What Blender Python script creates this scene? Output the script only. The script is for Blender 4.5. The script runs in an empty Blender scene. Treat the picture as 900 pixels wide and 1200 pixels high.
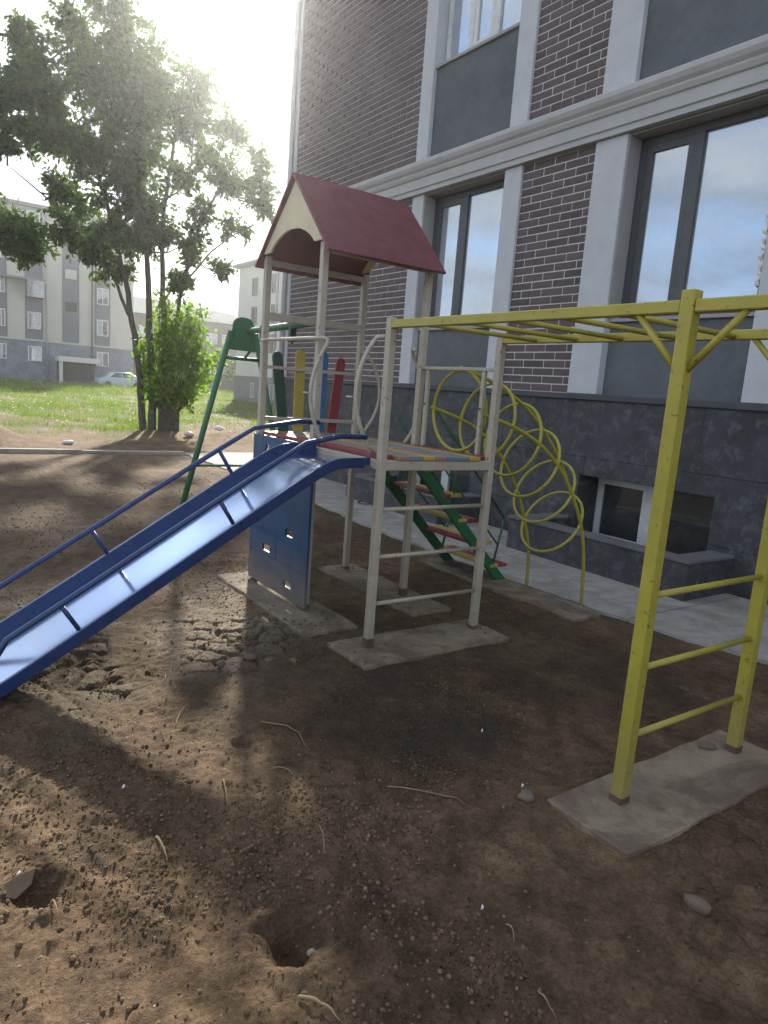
import bpy, bmesh, math, random
import numpy as np
from mathutils import Vector, Matrix

rng = random.Random(7)
nrs = np.random.RandomState(11)
scene = bpy.context.scene
col = scene.collection

# ------------------------------------------------------------------ camera
cam_d = bpy.data.cameras.new('camera')
cam = bpy.data.objects.new('camera', cam_d)
col.objects.link(cam)
scene.camera = cam
RW = Matrix(((0.81809, -0.03619, 0.57395), (-0.57013, -0.18182, 0.80118), (0.07536, -0.98266, -0.16938)))
M3 = Matrix((RW.col[0], -RW.col[1], -RW.col[2])).transposed()
cam.matrix_world = Matrix.Translation((0, 0, 1.5)) @ M3.to_4x4()
cam_d.sensor_fit = 'VERTICAL'
cam_d.sensor_height = 24.0
cam_d.lens = 24.0 * 815.35 / 1200
cam_d.clip_start = 0.05
cam_d.clip_end = 3000

# ------------------------------------------------------------------ light
SUN_AZ = math.radians(25.3)      # from +Y towards +X
SUN_EL = math.radians(26.6)
sundir = Vector((math.sin(SUN_AZ) * math.cos(SUN_EL), math.cos(SUN_AZ) * math.cos(SUN_EL), math.sin(SUN_EL)))
w = bpy.data.worlds.new('World')
scene.world = w
w.use_nodes = True
nt = w.node_tree
nt.nodes.clear()
N = nt.nodes.new
L = nt.links.new
out = N('ShaderNodeOutputWorld')
bg = N('ShaderNodeBackground')
bg.inputs['Strength'].default_value = 0.13
sky = N('ShaderNodeTexSky')
sky.sky_type = 'NISHITA'
sky.sun_disc = False
sky.sun_elevation = SUN_EL
sky.sun_rotation = SUN_AZ
sky.altitude = 1300
sky.air_density = 1.0
sky.dust_density = 1.6
sky.ozone_density = 1.2
tc = N('ShaderNodeTexCoord')
mp = N('ShaderNodeMapping')
mp.inputs['Scale'].default_value = (1.6, 1.6, 5.5)
n1 = N('ShaderNodeTexNoise')
n1.inputs['Scale'].default_value = 1.7
n1.inputs['Detail'].default_value = 8
n1.inputs['Roughness'].default_value = 0.58
n1.inputs['Distortion'].default_value = 0.35
cr = N('ShaderNodeValToRGB')
cr.color_ramp.elements[0].position = 0.30
cr.color_ramp.elements[1].position = 0.52
n2 = N('ShaderNodeTexNoise')
n2.inputs['Scale'].default_value = 3.1
n2.inputs['Detail'].default_value = 6
cr2 = N('ShaderNodeValToRGB')
cr2.color_ramp.elements[0].color = (1.25, 1.42, 1.72, 1)
cr2.color_ramp.elements[0].position = 0.3
cr2.color_ramp.elements[1].color = (2.9, 2.85, 2.72, 1)
cr2.color_ramp.elements[1].position = 0.7
mixs = N('ShaderNodeMix')
mixs.data_type = 'RGBA'
mm = N('ShaderNodeMath')
mm.operation = 'MULTIPLY'
mm.inputs[1].default_value = 0.93
L(tc.outputs['Generated'], mp.inputs['Vector'])
L(mp.outputs['Vector'], n1.inputs['Vector'])
L(mp.outputs['Vector'], n2.inputs['Vector'])
L(n1.outputs['Fac'], cr.inputs['Fac'])
L(n2.outputs['Fac'], cr2.inputs['Fac'])
L(cr.outputs['Color'], mm.inputs[0])
L(mm.outputs['Value'], mixs.inputs['Factor'])
L(sky.outputs['Color'], mixs.inputs[6])
L(cr2.outputs['Color'], mixs.inputs[7])
L(mixs.outputs[2], bg.inputs['Color'])
L(bg.outputs['Background'], out.inputs['Surface'])

sun_d = bpy.data.lights.new('sun', 'SUN')
sun_d.energy = 3.6
sun_d.angle = math.radians(2.0)
sun_d.color = (1.0, 0.92, 0.79)
sun = bpy.data.objects.new('sun', sun_d)
col.objects.link(sun)
sun.rotation_euler = sundir.to_track_quat('Z', 'Y').to_euler()

scene.view_settings.view_transform = 'Standard'
scene.view_settings.look = 'None'
scene.view_settings.exposure = 1.75
scene.view_settings.gamma = 1.0
scene.view_settings.use_curve_mapping = False
scene.render.engine = 'CYCLES'
scene.cycles.max_bounces = 4
scene.cycles.diffuse_bounces = 3
scene.cycles.glossy_bounces = 2
scene.cycles.transmission_bounces = 3
scene.cycles.transparent_max_bounces = 12

# ------------------------------------------------------------------ material helpers
MATS = {}


def new_mat(name):
    m = bpy.data.materials.new(name)
    m.use_nodes = True
    t = m.node_tree
    t.nodes.clear()
    o = t.nodes.new('ShaderNodeOutputMaterial')
    b = t.nodes.new('ShaderNodeBsdfPrincipled')
    t.links.new(b.outputs[0], o.inputs['Surface'])
    MATS[name] = m
    return m, t, b, o


def noise(t, scale, detail=5, rough=0.55, vec=None, dist=0.0):
    detail = min(detail, 5)
    n = t.nodes.new('ShaderNodeTexNoise')
    n.inputs['Scale'].default_value = scale
    n.inputs['Detail'].default_value = detail
    n.inputs['Roughness'].default_value = rough
    n.inputs['Distortion'].default_value = dist
    if vec is not None:
        t.links.new(vec, n.inputs['Vector'])
    return n.outputs['Fac']


def ramp(t, fac, stops):
    r = t.nodes.new('ShaderNodeValToRGB')
    e = r.color_ramp.elements
    e[0].position, e[0].color = stops[0][0], (*stops[0][1], 1)
    e[1].position, e[1].color = stops[-1][0], (*stops[-1][1], 1)
    for p, c in stops[1:-1]:
        k = e.new(p)
        k.color = (*c, 1)
    t.links.new(fac, r.inputs['Fac'])
    return r.outputs['Color']


def mixc(t, fac, a, b, mode='MIX'):
    m = t.nodes.new('ShaderNodeMix')
    m.data_type = 'RGBA'
    m.blend_type = mode
    for sock, v in ((m.inputs['Factor'], fac), (m.inputs[6], a), (m.inputs[7], b)):
        if hasattr(v, 'links') or hasattr(v, 'is_linked'):
            t.links.new(v, sock)
        elif isinstance(v, tuple):
            sock.default_value = (*v, 1)
        else:
            sock.default_value = v
    return m.outputs[2]


def bump(t, b, h, strength=0.3, dist=0.01, prev=None):
    n = t.nodes.new('ShaderNodeBump')
    n.inputs['Strength'].default_value = strength
    n.inputs['Distance'].default_value = dist
    t.links.new(h, n.inputs['Height'])
    if prev is not None:
        t.links.new(prev, n.inputs['Normal'])
    t.links.new(n.outputs['Normal'], b.inputs['Normal'])
    return n.outputs['Normal']


def geo_pos(t):
    g = t.nodes.new('ShaderNodeNewGeometry')
    return g.outputs['Position']


def math_n(t, op, a, b=None, clamp=False):
    m = t.nodes.new('ShaderNodeMath')
    m.operation = op
    m.use_clamp = clamp
    for i, v in enumerate((a, b)):
        if v is None:
            continue
        if hasattr(v, 'is_linked'):
            t.links.new(v, m.inputs[i])
        else:
            m.inputs[i].default_value = v
    return m.outputs[0]


def sc(c, k):
    return tuple(min(1.0, x * k) for x in c)


def paint(name, c, rough=0.4, var=0.18, dirt=0.35, dirtcol=(0.16, 0.13, 0.10), chips=None, spec=0.5, low_dirt=0.0):
    """painted metal or board: uneven colour, dust and worn spots"""
    m, t, b, o = new_mat(name)
    p = geo_pos(t)
    base = ramp(t, noise(t, 6, 6, 0.6, p), [(0.3, sc(c, 1 - var)), (0.7, sc(c, 1 + var))])
    d = ramp(t, noise(t, 17, 7, 0.7, p), [(0.52, (0, 0, 0)), (0.72, (1, 1, 1))])
    base = mixc(t, math_n(t, 'MULTIPLY', d, dirt), base, dirtcol)
    if low_dirt:
        sx = t.nodes.new('ShaderNodeSeparateXYZ')
        t.links.new(p, sx.inputs[0])
        zz = math_n(t, 'SUBTRACT', 0.42, sx.outputs['Z'])
        zz = math_n(t, 'MULTIPLY', zz, 2.6, True)
        zz = math_n(t, 'MULTIPLY', zz, noise(t, 9, 6, 0.7, p))
        zz = math_n(t, 'MULTIPLY', zz, low_dirt * 1.6, True)
        base = mixc(t, zz, base, (0.19, 0.15, 0.11))
    if chips:
        k = ramp(t, noise(t, 42, 4, 0.6, p), [(0.645, (0, 0, 0)), (0.67, (1, 1, 1))])
        base = mixc(t, k, base, chips)
    t.links.new(base, b.inputs['Base Color'])
    rr = ramp(t, noise(t, 9, 5, 0.6, p), [(0.3, (rough * 0.8,) * 3), (0.75, (min(1, rough * 1.5),) * 3)])
    t.links.new(rr, b.inputs['Roughness'])
    b.inputs['Specular IOR Level'].default_value = spec
    bump(t, b, noise(t, 55, 4, 0.6, p), 0.12, 0.004)
    return m


paint('cream_paint', (0.42, 0.375, 0.305), 0.45, 0.10, 0.25, chips=(0.20, 0.13, 0.09), low_dirt=0.5)
paint('yellow_paint', (0.37, 0.325, 0.045), 0.38, 0.10, 0.18, chips=(0.22, 0.12, 0.04), low_dirt=0.55)
paint('blue_paint', (0.013, 0.036, 0.125), 0.3, 0.15, 0.12, dirtcol=(0.12, 0.14, 0.18))
paint('blue_slide', (0.03, 0.08, 0.25), 0.2, 0.12, 0.10, dirtcol=(0.20, 0.22, 0.26), spec=0.6)
b_s = MATS['blue_slide'].node_tree.nodes['Principled BSDF']
b_s.inputs['Coat Weight'].default_value = 1.0
b_s.inputs['Coat Roughness'].default_value = 0.12
b_s.inputs['Coat IOR'].default_value = 1.6
t_s = MATS['blue_slide'].node_tree
g_s = t_s.nodes.new('ShaderNodeBsdfGlossy')
g_s.inputs['Color'].default_value = (0.60, 0.73, 0.95, 1)
g_s.inputs['Roughness'].default_value = 0.13
x_s = t_s.nodes.new('ShaderNodeMixShader')
x_s.inputs[0].default_value = 0.52
t_s.links.new(b_s.outputs[0], x_s.inputs[1])
t_s.links.new(g_s.outputs[0], x_s.inputs[2])
t_s.links.new(x_s.outputs[0], [n for n in t_s.nodes if n.type == 'OUTPUT_MATERIAL'][0].inputs['Surface'])
paint('blue_board', (0.016, 0.068, 0.165), 0.42, 0.2, 0.25, dirtcol=(0.10, 0.11, 0.12), low_dirt=1.0)
paint('green_paint', (0.025, 0.13, 0.055), 0.4, 0.15, 0.2, dirtcol=(0.10, 0.12, 0.08))
paint('dark_green_paint', (0.014, 0.055, 0.04), 0.4, 0.15, 0.15)
paint('red_roof', (0.155, 0.045, 0.056), 0.55, 0.14, 0.25, dirtcol=(0.17, 0.10, 0.10))
paint('cream_board', (0.62, 0.55, 0.36), 0.5, 0.08, 0.15)
paint('red_paint', (0.23, 0.033, 0.04), 0.45, 0.16, 0.25, chips=(0.25, 0.20, 0.15))
paint('yellow_board', (0.42, 0.32, 0.06), 0.45, 0.12, 0.25, chips=(0.25, 0.20, 0.15))
paint('orange_paint', (0.33, 0.20, 0.13), 0.5, 0.12, 0.35, chips=(0.25, 0.20, 0.15))
paint('grey_blue_paint', (0.16, 0.21, 0.25), 0.5, 0.15, 0.4, chips=(0.25, 0.20, 0.15))
paint('blue_board_bright', (0.03, 0.13, 0.33), 0.45, 0.15, 0.25)
paint('bolt_steel', (0.10, 0.095, 0.09), 0.5, 0.2, 0.3)
paint('rust', (0.10, 0.065, 0.045), 0.8, 0.3, 0.3)


def plaster(name, c, var=0.1, bs=0.35, blot=0.25, scale=3.0, rough=0.85, blotcol=None):
    m, t, b, o = new_mat(name)
    p = geo_pos(t)
    base = ramp(t, noise(t, scale, 7, 0.62, p), [(0.28, sc(c, 1 - var)), (0.72, sc(c, 1 + var))])
    k = ramp(t, noise(t, scale * 2.7, 8, 0.7, p, 0.6), [(0.5, (0, 0, 0)), (0.68, (1, 1, 1))])
    base = mixc(t, math_n(t, 'MULTIPLY', k, blot), base, blotcol or sc(c, 0.7))
    t.links.new(base, b.inputs['Base Color'])
    b.inputs['Roughness'].default_value = rough
    n = bump(t, b, noise(t, 28, 6, 0.65, p), bs, 0.012)
    bump(t, b, noise(t, 130, 3, 0.6, p), bs * 0.7, 0.004, n)
    return m


plaster('pilaster_stone', (0.50, 0.525, 0.56), 0.07, 0.22, 0.22)
plaster('cornice_stone', (0.44, 0.45, 0.46), 0.08, 0.15, 0.2)
plaster('grey_render', (0.118, 0.130, 0.142), 0.16, 0.55, 0.4, 2.2, blotcol=(0.165, 0.178, 0.19))
plaster('reveal_grey', (0.33, 0.33, 0.325), 0.08, 0.2, 0.2)
plaster('mortar', (0.62, 0.61, 0.60), 0.06, 0.2, 0.15)
plaster('dark_stone', (0.048, 0.050, 0.056), 0.35, 0.35, 0.75, 3.4, 0.72, blotcol=(0.125, 0.13, 0.14))
plaster('ledge_stone', (0.075, 0.08, 0.088), 0.2, 0.2, 0.2)
plaster('well_cap', (0.13, 0.13, 0.135), 0.15, 0.25, 0.3)
plaster('far_cream', (0.47, 0.46, 0.42), 0.06, 0.1, 0.15, 0.6)
plaster('far_grey', (0.155, 0.165, 0.19), 0.10, 0.1, 0.2, 0.7)
plaster('far_base', (0.17, 0.19, 0.235), 0.25, 0.1, 0.5, 1.1, blotcol=(0.30, 0.32, 0.37))
plaster('far_white', (0.56, 0.56, 0.53), 0.04, 0.1, 0.1, 0.6)
plaster('far_plinth', (0.20, 0.20, 0.205), 0.1, 0.1, 0.2, 0.7)
plaster('far_brown', (0.10, 0.085, 0.08), 0.1, 0.1, 0.2, 0.7)
plaster('roof_sheet', (0.66, 0.66, 0.66), 0.1, 0.1, 0.2, 0.7, 0.5)


def brick_mat(name, island):
    m, t, b, o = new_mat(name)
    p = geo_pos(t)
    if island:
        g = t.nodes.new('ShaderNodeNewGeometry')
        r = g.outputs['Random Per Island']
    else:
        g = t.nodes.new('ShaderNodeObjectInfo')
        r = g.outputs['Random']
    base = ramp(t, r, [(0.0, (0.068, 0.052, 0.053)), (0.35, (0.094, 0.071, 0.071)), (0.7, (0.118, 0.088, 0.087)), (1.0, (0.082, 0.065, 0.070))])
    k = ramp(t, noise(t, 14, 7, 0.7, p), [(0.42, (0, 0, 0)), (0.75, (1, 1, 1))])
    base = mixc(t, math_n(t, 'MULTIPLY', k, 0.5), base, (0.16, 0.135, 0.135))
    t.links.new(base, b.inputs['Base Color'])
    b.inputs['Roughness'].default_value = 0.7
    bump(t, b, noise(t, 60, 5, 0.65, p), 0.35, 0.004)


brick_mat('clinker_brick', False)
brick_mat('clinker_brick_field', True)


def concrete(name, c, soil=0.55, lo=0.46):
    m, t, b, o = new_mat(name)
    p = geo_pos(t)
    base = ramp(t, noise(t, 5, 8, 0.68, p), [(0.28, sc(c, 0.72)), (0.72, sc(c, 1.15))])
    k = ramp(t, noise(t, 2.3, 9, 0.72, p, 0.8), [(lo, (0, 0, 0)), (lo + 0.16, (1, 1, 1))])
    base = mixc(t, math_n(t, 'MULTIPLY', k, soil), base, (0.125, 0.092, 0.066))
    sp = ramp(t, noise(t, 160, 2, 0.5, p), [(0.62, (0, 0, 0)), (0.70, (1, 1, 1))])
    base = mixc(t, math_n(t, 'MULTIPLY', sp, 0.45), base, sc(c, 0.45))
    t.links.new(base, b.inputs['Base Color'])
    b.inputs['Roughness'].default_value = 0.9
    n = bump(t, b, noise(t, 20, 8, 0.7, p), 0.5, 0.02)
    bump(t, b, noise(t, 180, 3, 0.6, p), 0.4, 0.004, n)


concrete('pad_concrete', (0.27, 0.22, 0.158), 0.9, 0.42)
concrete('walk_concrete', (0.35, 0.335, 0.31), 0.4)
concrete('kerb_concrete', (0.40, 0.37, 0.32), 0.35)


def flat(name, c, rough=0.6, spec=0.5, metal=0.0):
    m, t, b, o = new_mat(name)
    p = geo_pos(t)
    base = ramp(t, noise(t, 11, 5, 0.6, p), [(0.3, sc(c, 0.85)), (0.7, sc(c, 1.12))])
    t.links.new(base, b.inputs['Base Color'])
    b.inputs['Roughness'].default_value = rough
    b.inputs['Specular IOR Level'].default_value = spec
    b.inputs['Metallic'].default_value = metal
    return m


flat('frame_dark', (0.075, 0.08, 0.088), 0.45)
flat('frame_white', (0.62, 0.63, 0.64), 0.4)
flat('pipe_grey', (0.34, 0.35, 0.37), 0.5)
flat('curtain', (0.55, 0.56, 0.56), 0.9)
flat('shutter', (0.05, 0.052, 0.06), 0.5)
flat('paper_white', (0.70, 0.68, 0.66), 0.8)
flat('plastic_pink', (0.62, 0.44, 0.45), 0.6)
flat('wood_twig', (0.27, 0.20, 0.12), 0.85)
flat('wood_board', (0.13, 0.09, 0.056), 0.8)
flat('tyre', (0.02, 0.02, 0.022), 0.8)
flat('car_paint', (0.36, 0.46, 0.58), 0.25, 0.6)
flat('stone_pale', (0.33, 0.28, 0.22), 0.9)
flat('stone_dark', (0.14, 0.11, 0.085), 0.9)
flat('petal', (0.75, 0.74, 0.66), 0.8)


def glass_mat(name, refl, base, dirt=0.3, tint=(0.9, 0.95, 1.0)):
    m, t, b, o = new_mat(name)
    p = geo_pos(t)
    k = ramp(t, noise(t, 4.5, 9, 0.72, p, 0.7), [(0.35, (0, 0, 0)), (0.75, (1, 1, 1))])
    bc = mixc(t, math_n(t, 'MULTIPLY', k, dirt), base, (0.45, 0.45, 0.43))
    t.links.new(bc, b.inputs['Base Color'])
    b.inputs['Roughness'].default_value = 0.5
    gl = t.nodes.new('ShaderNodeBsdfGlossy')
    gl.inputs['Color'].default_value = (*tint, 1)
    gl.inputs['Roughness'].default_value = 0.015
    mx = t.nodes.new('ShaderNodeMixShader')
    mx.inputs[0].default_value = refl
    t.links.new(b.outputs[0], mx.inputs[1])
    t.links.new(gl.outputs[0], mx.inputs[2])
    t.links.new(mx.outputs[0], o.inputs['Surface'])


glass_mat('window_glass', 0.44, (0.27, 0.30, 0.335), 0.6, (0.72, 0.82, 0.94))
glass_mat('dark_glass', 0.10, (0.012, 0.013, 0.015), 0.08)
glass_mat('far_glass', 0.25, (0.05, 0.055, 0.07), 0.1)
glass_mat('far_glass_light', 0.25, (0.32, 0.35, 0.40), 0.1)


def leaf_mat(name, c1, c2, trans):
    m, t, b, o = new_mat(name)
    g = t.nodes.new('ShaderNodeNewGeometry')
    base = ramp(t, g.outputs['Random Per Island'], [(0.0, c1), (1.0, c2)])
    t.links.new(base, b.inputs['Base Color'])
    b.inputs['Roughness'].default_value = 0.6
    b.inputs['Specular IOR Level'].default_value = 0.25
    tr = t.nodes.new('ShaderNodeBsdfTranslucent')
    tcx = mixc(t, 1.0, base, (1.5, 1.9, 0.55), 'MULTIPLY')
    t.links.new(tcx, tr.inputs['Color'])
    mx = t.nodes.new('ShaderNodeMixShader')
    mx.inputs[0].default_value = trans
    t.links.new(b.outputs[0], mx.inputs[1])
    t.links.new(tr.outputs[0], mx.inputs[2])
    t.links.new(mx.outputs[0], o.inputs['Surface'])


leaf_mat('tree_leaf', (0.045, 0.070, 0.028), (0.085, 0.125, 0.045), 0.42)
leaf_mat('shrub_leaf', (0.085, 0.135, 0.022), (0.18, 0.24, 0.042), 0.6)
leaf_mat('grass_blade', (0.085, 0.13, 0.035), (0.20, 0.22, 0.075), 0.4)

m_, t_, b_, o_ = new_mat('bark')
p_ = geo_pos(t_)
t_.links.new(ramp(t_, noise(t_, 12, 7, 0.65, p_), [(0.3, (0.055, 0.050, 0.042)), (0.7, (0.13, 0.122, 0.102))]), b_.inputs['Base Color'])
b_.inputs['Roughness'].default_value = 0.95
bump(t_, b_, noise(t_, 30, 6, 0.7, p_), 0.8, 0.02)


def soil_material():
    m, t, b, o = new_mat('soil')
    p = geo_pos(t)

    def attr(n):
        a = t.nodes.new('ShaderNodeAttribute')
        a.attribute_name = n
        return a.outputs['Fac']
    big = noise(t, 1.1, 8, 0.66, p)
    base = ramp(t, big, [(0.30, (0.135, 0.090, 0.058)), (0.48, (0.200, 0.136, 0.084)), (0.62, (0.265, 0.185, 0.112)), (0.78, (0.35, 0.252, 0.155))])
    mid = ramp(t, noise(t, 9, 9, 0.72, p), [(0.32, (0.42, 0.42, 0.42)), (0.68, (1.35, 1.33, 1.28))])
    base = mixc(t, 0.85, base, mid, 'MULTIPLY')
    fine = ramp(t, noise(t, 70, 6, 0.75, p), [(0.33, (0.50, 0.48, 0.46)), (0.68, (1.35, 1.33, 1.30))])
    base = mixc(t, 0.8, base, fine, 'MULTIPLY')
    # dry pale crust
    crust = ramp(t, noise(t, 6, 8, 0.7, p), [(0.3, (0.20, 0.155, 0.11)), (0.7, (0.38, 0.315, 0.235))])
    base = mixc(t, attr('crust'), base, crust)
    # patches of loose earth in a darker colour
    base = mixc(t, math_n(t, 'MULTIPLY', attr('dark_soil'), 0.80), base, (0.046, 0.037, 0.031))
    # whitish salt or lime stains
    wn = ramp(t, noise(t, 3.3, 9, 0.75, p, 1.0), [(0.655, (0, 0, 0)), (0.73, (1, 1, 1))])
    base = mixc(t, math_n(t, 'MULTIPLY', wn, 0.45), base, (0.40, 0.35, 0.28))
    # dark specks and small pale chips
    vo = t.nodes.new('ShaderNodeTexVoronoi')
    vo.inputs['Scale'].default_value = 46
    t.links.new(p, vo.inputs['Vector'])
    sp = ramp(t, vo.outputs['Distance'], [(0.10, (1, 1, 1)), (0.17, (0, 0, 0))])
    sc_ = t.nodes.new('ShaderNodeSeparateColor')
    t.links.new(vo.outputs['Color'], sc_.inputs[0])
    pick = math_n(t, 'GREATER_THAN', sc_.outputs['Red'], 0.95)
    base = mixc(t, math_n(t, 'MULTIPLY', sp, pick), base, (0.42, 0.37, 0.31))
    pick2 = math_n(t, 'LESS_THAN', sc_.outputs['Red'], 0.2)
    base = mixc(t, math_n(t, 'MULTIPLY', sp, pick2), base, (0.035, 0.027, 0.02))
    # turf
    gcol = ramp(t, noise(t, 2.6, 8, 0.7, p), [(0.3, (0.050, 0.070, 0.022)), (0.5, (0.095, 0.120, 0.034)), (0.75, (0.185, 0.190, 0.070))])
    base = mixc(t, attr('turf'), base, gcol)
    t.links.new(base, b.inputs['Base Color'])
    b.inputs['Roughness'].default_value = 0.95
    b.inputs['Specular IOR Level'].default_value = 0.25
    n = bump(t, b, noise(t, 55, 5, 0.8, p), 1.0, 0.028)
    # hairline cracks
    v2 = t.nodes.new('ShaderNodeTexVoronoi')
    v2.feature = 'DISTANCE_TO_EDGE'
    v2.inputs['Scale'].default_value = 11
    wv = t.nodes.new('ShaderNodeVectorMath')
    wv.operation = 'ADD'
    nn = t.nodes.new('ShaderNodeTexNoise')
    nn.inputs['Scale'].default_value = 9
    nn.inputs['Detail'].default_value = 4
    t.links.new(p, nn.inputs['Vector'])
    sc2 = t.nodes.new('ShaderNodeVectorMath')
    sc2.operation = 'SCALE'
    sc2.inputs['Scale'].default_value = 0.13
    t.links.new(nn.outputs['Color'], sc2.inputs[0])
    t.links.new(p, wv.inputs[0])
    t.links.new(sc2.outputs[0], wv.inputs[1])
    t.links.new(wv.outputs[0], v2.inputs['Vector'])
    ck = ramp(t, v2.outputs['Distance'], [(0.0, (0, 0, 0)), (0.045, (1, 1, 1))])
    ckm = mixc(t, attr('cracked'), (1.0, 1.0, 1.0), ck)
    bump(t, b, ckm, 0.8, 0.02, n)
    return m


soil_material()
m_, t_, b_, o_ = new_mat('clod')
p_ = geo_pos(t_)
g_ = t_.nodes.new('ShaderNodeNewGeometry')
a_ = t_.nodes.new('ShaderNodeAttribute')
a_.attribute_name = 'dark_soil'
cb = ramp(t_, g_.outputs['Random Per Island'], [(0.0, (0.115, 0.079, 0.049)), (0.5, (0.170, 0.117, 0.071)), (0.96, (0.22, 0.155, 0.092)), (1.0, (0.30, 0.23, 0.155))])
cb = mixc(t_, 0.8, cb, ramp(t_, noise(t_, 80, 5, 0.7, p_), [(0.3, (0.6, 0.6, 0.6)), (0.7, (1.3, 1.3, 1.3))]), 'MULTIPLY')
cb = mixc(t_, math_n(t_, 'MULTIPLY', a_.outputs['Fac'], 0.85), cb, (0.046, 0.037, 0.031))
t_.links.new(cb, b_.inputs['Base Color'])
b_.inputs['Roughness'].default_value = 0.95
b_.inputs['Specular IOR Level'].default_value = 0.2
bump(t_, b_, noise(t_, 140, 4, 0.7, p_), 0.8, 0.006)


# ------------------------------------------------------------------ mesh helpers
class MB:
    def __init__(s):
        s.v = []
        s.f = []

    def add(s, vs, fs):
        k = len(s.v)
        s.v += [tuple(v) for v in vs]
        s.f += [tuple(i + k for i in f) for f in fs]
        return s

    def box(s, a, b):
        (x0, y0, z0), (x1, y1, z1) = a, b
        x0, x1 = min(x0, x1), max(x0, x1)
        y0, y1 = min(y0, y1), max(y0, y1)
        z0, z1 = min(z0, z1), max(z0, z1)
        return s.add([(x0, y0, z0), (x1, y0, z0), (x1, y1, z0), (x0, y1, z0), (x0, y0, z1), (x1, y0, z1), (x1, y1, z1), (x0, y1, z1)],
                     [(0, 3, 2, 1), (4, 5, 6, 7), (0, 1, 5, 4), (1, 2, 6, 5), (2, 3, 7, 6), (3, 0, 4, 7)])

    def bar(s, p, q, wd, hd, up=(0, 0, 1)):
        """rectangular bar from p to q; wd across, hd along up"""
        p, q = Vector(p), Vector(q)
        d = (q - p).normalized()
        u = Vector(up)
        r = d.cross(u).normalized()
        u = r.cross(d).normalized()
        r *= wd / 2
        u *= hd / 2
        vs = [p - r - u, p + r - u, p + r + u, p - r + u, q - r - u, q + r - u, q + r + u, q - r + u]
        return s.add(vs, [(0, 1, 2, 3), (7, 6, 5, 4), (0, 4, 5, 1), (1, 5, 6, 2), (2, 6, 7, 3), (3, 7, 4, 0)])

    def tube(s, pts, r, n=10, closed=False, cap=True):
        pts = [Vector(p) for p in pts]
        m = len(pts)
        rad = r if isinstance(r, (list, tuple)) else [r] * m
        k0 = len(s.v)
        prev = None
        for i in range(m):
            if closed:
                d = (pts[(i + 1) % m] - pts[i - 1]).normalized()
            else:
                d = (pts[min(i + 1, m - 1)] - pts[max(i - 1, 0)]).normalized()
            if prev is None:
                a = d.orthogonal().normalized()
            else:
                a = (prev - d * prev.dot(d)).normalized()
            prev = a
            bb = d.cross(a)
            for j in range(n):
                th = 2 * math.pi * j / n
                s.v.append(tuple(pts[i] + (a * math.cos(th) + bb * math.sin(th)) * rad[i]))
        segs = m if closed else m - 1
        for i in range(segs):
            for j in range(n):
                i2 = (i + 1) % m
                s.f.append((k0 + i * n + j, k0 + i * n + (j + 1) % n, k0 + i2 * n + (j + 1) % n, k0 + i2 * n + j))
        if cap and not closed:
            s.f.append(tuple(k0 + j for j in reversed(range(n))))
            s.f.append(tuple(k0 + (m - 1) * n + j for j in range(n)))
        return s

    def prism(s, poly, vec):
        """closed polygon of 3-D points pushed along vec"""
        n = len(poly)
        vec = Vector(vec)
        a = [Vector(p) for p in poly]
        b = [p + vec for p in a]
        return s.add(a + b, [tuple(reversed(range(n))), tuple(range(n, 2 * n))] + [(i, (i + 1) % n, n + (i + 1) % n, n + i) for i in range(n)])

    def mesh(s, name, mat, bevel=0.0, smooth=False, seg=1):
        me = bpy.data.meshes.new(name)
        me.from_pydata(s.v, [], s.f)
        if bevel or True:
            bm = bmesh.new()
            bm.from_mesh(me)
            bmesh.ops.recalc_face_normals(bm, faces=bm.faces)
            if bevel:
                es = [e for e in bm.edges if len(e.link_faces) == 2 and e.calc_face_angle(0) > 0.6]
                bmesh.ops.bevel(bm, geom=es, offset=bevel, segments=seg, affect='EDGES', profile=0.6)
            bm.to_mesh(me)
            bm.free()
        if smooth:
            me.polygons.foreach_set('use_smooth', [True] * len(me.polygons))
        me.materials.append(MATS[mat])
        return me

    def build(s, name, mat, parent=None, bevel=0.0, smooth=False, seg=1):
        return link(name, s.mesh(name, mat, bevel, smooth, seg), parent)


def link(name, me, parent=None, loc=None):
    o = bpy.data.objects.new(name, me)
    col.objects.link(o)
    if parent is not None:
        o.parent = parent
        if parent.location.length > 0:
            o.matrix_parent_inverse = Matrix.Translation(-parent.location)
    if loc is not None:
        o.location = loc
    return o


def thing(name, label, cat, loc=(0, 0, 0), group=None):
    o = bpy.data.objects.new(name, None)
    o.empty_display_size = 0.1
    col.objects.link(o)
    o.location = loc
    tag(o, label, cat, group)
    return o


def tag(o, label, cat, group=None):
    o['label'] = label
    o['category'] = cat
    if group:
        o['group'] = group
    return o


def struct(o):
    o['kind'] = 'structure'
    return o


def stuff(o):
    o['kind'] = 'stuff'
    return o


def np_mesh(name, v, f, mat, smooth=False, attrs=None):
    me = bpy.data.meshes.new(name)
    v = np.asarray(v, dtype=np.float32)
    f = np.asarray(f, dtype=np.int32)
    k = f.shape[1]
    me.vertices.add(len(v))
    me.vertices.foreach_set('co', v.ravel())
    me.loops.add(f.size)
    me.loops.foreach_set('vertex_index', f.ravel())
    me.polygons.add(len(f))
    me.polygons.foreach_set('loop_start', np.arange(0, f.size, k, dtype=np.int32))
    me.polygons.foreach_set('loop_total', np.full(len(f), k, dtype=np.int32))
    if smooth:
        me.polygons.foreach_set('use_smooth', np.ones(len(f), dtype=bool))
    for n, a in (attrs or {}).items():
        at = me.attributes.new(n, 'FLOAT', 'POINT')
        at.data.foreach_set('value', np.asarray(a, dtype=np.float32).ravel())
    me.update()
    me.validate()
    me.materials.append(MATS[mat])
    return me


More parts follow.
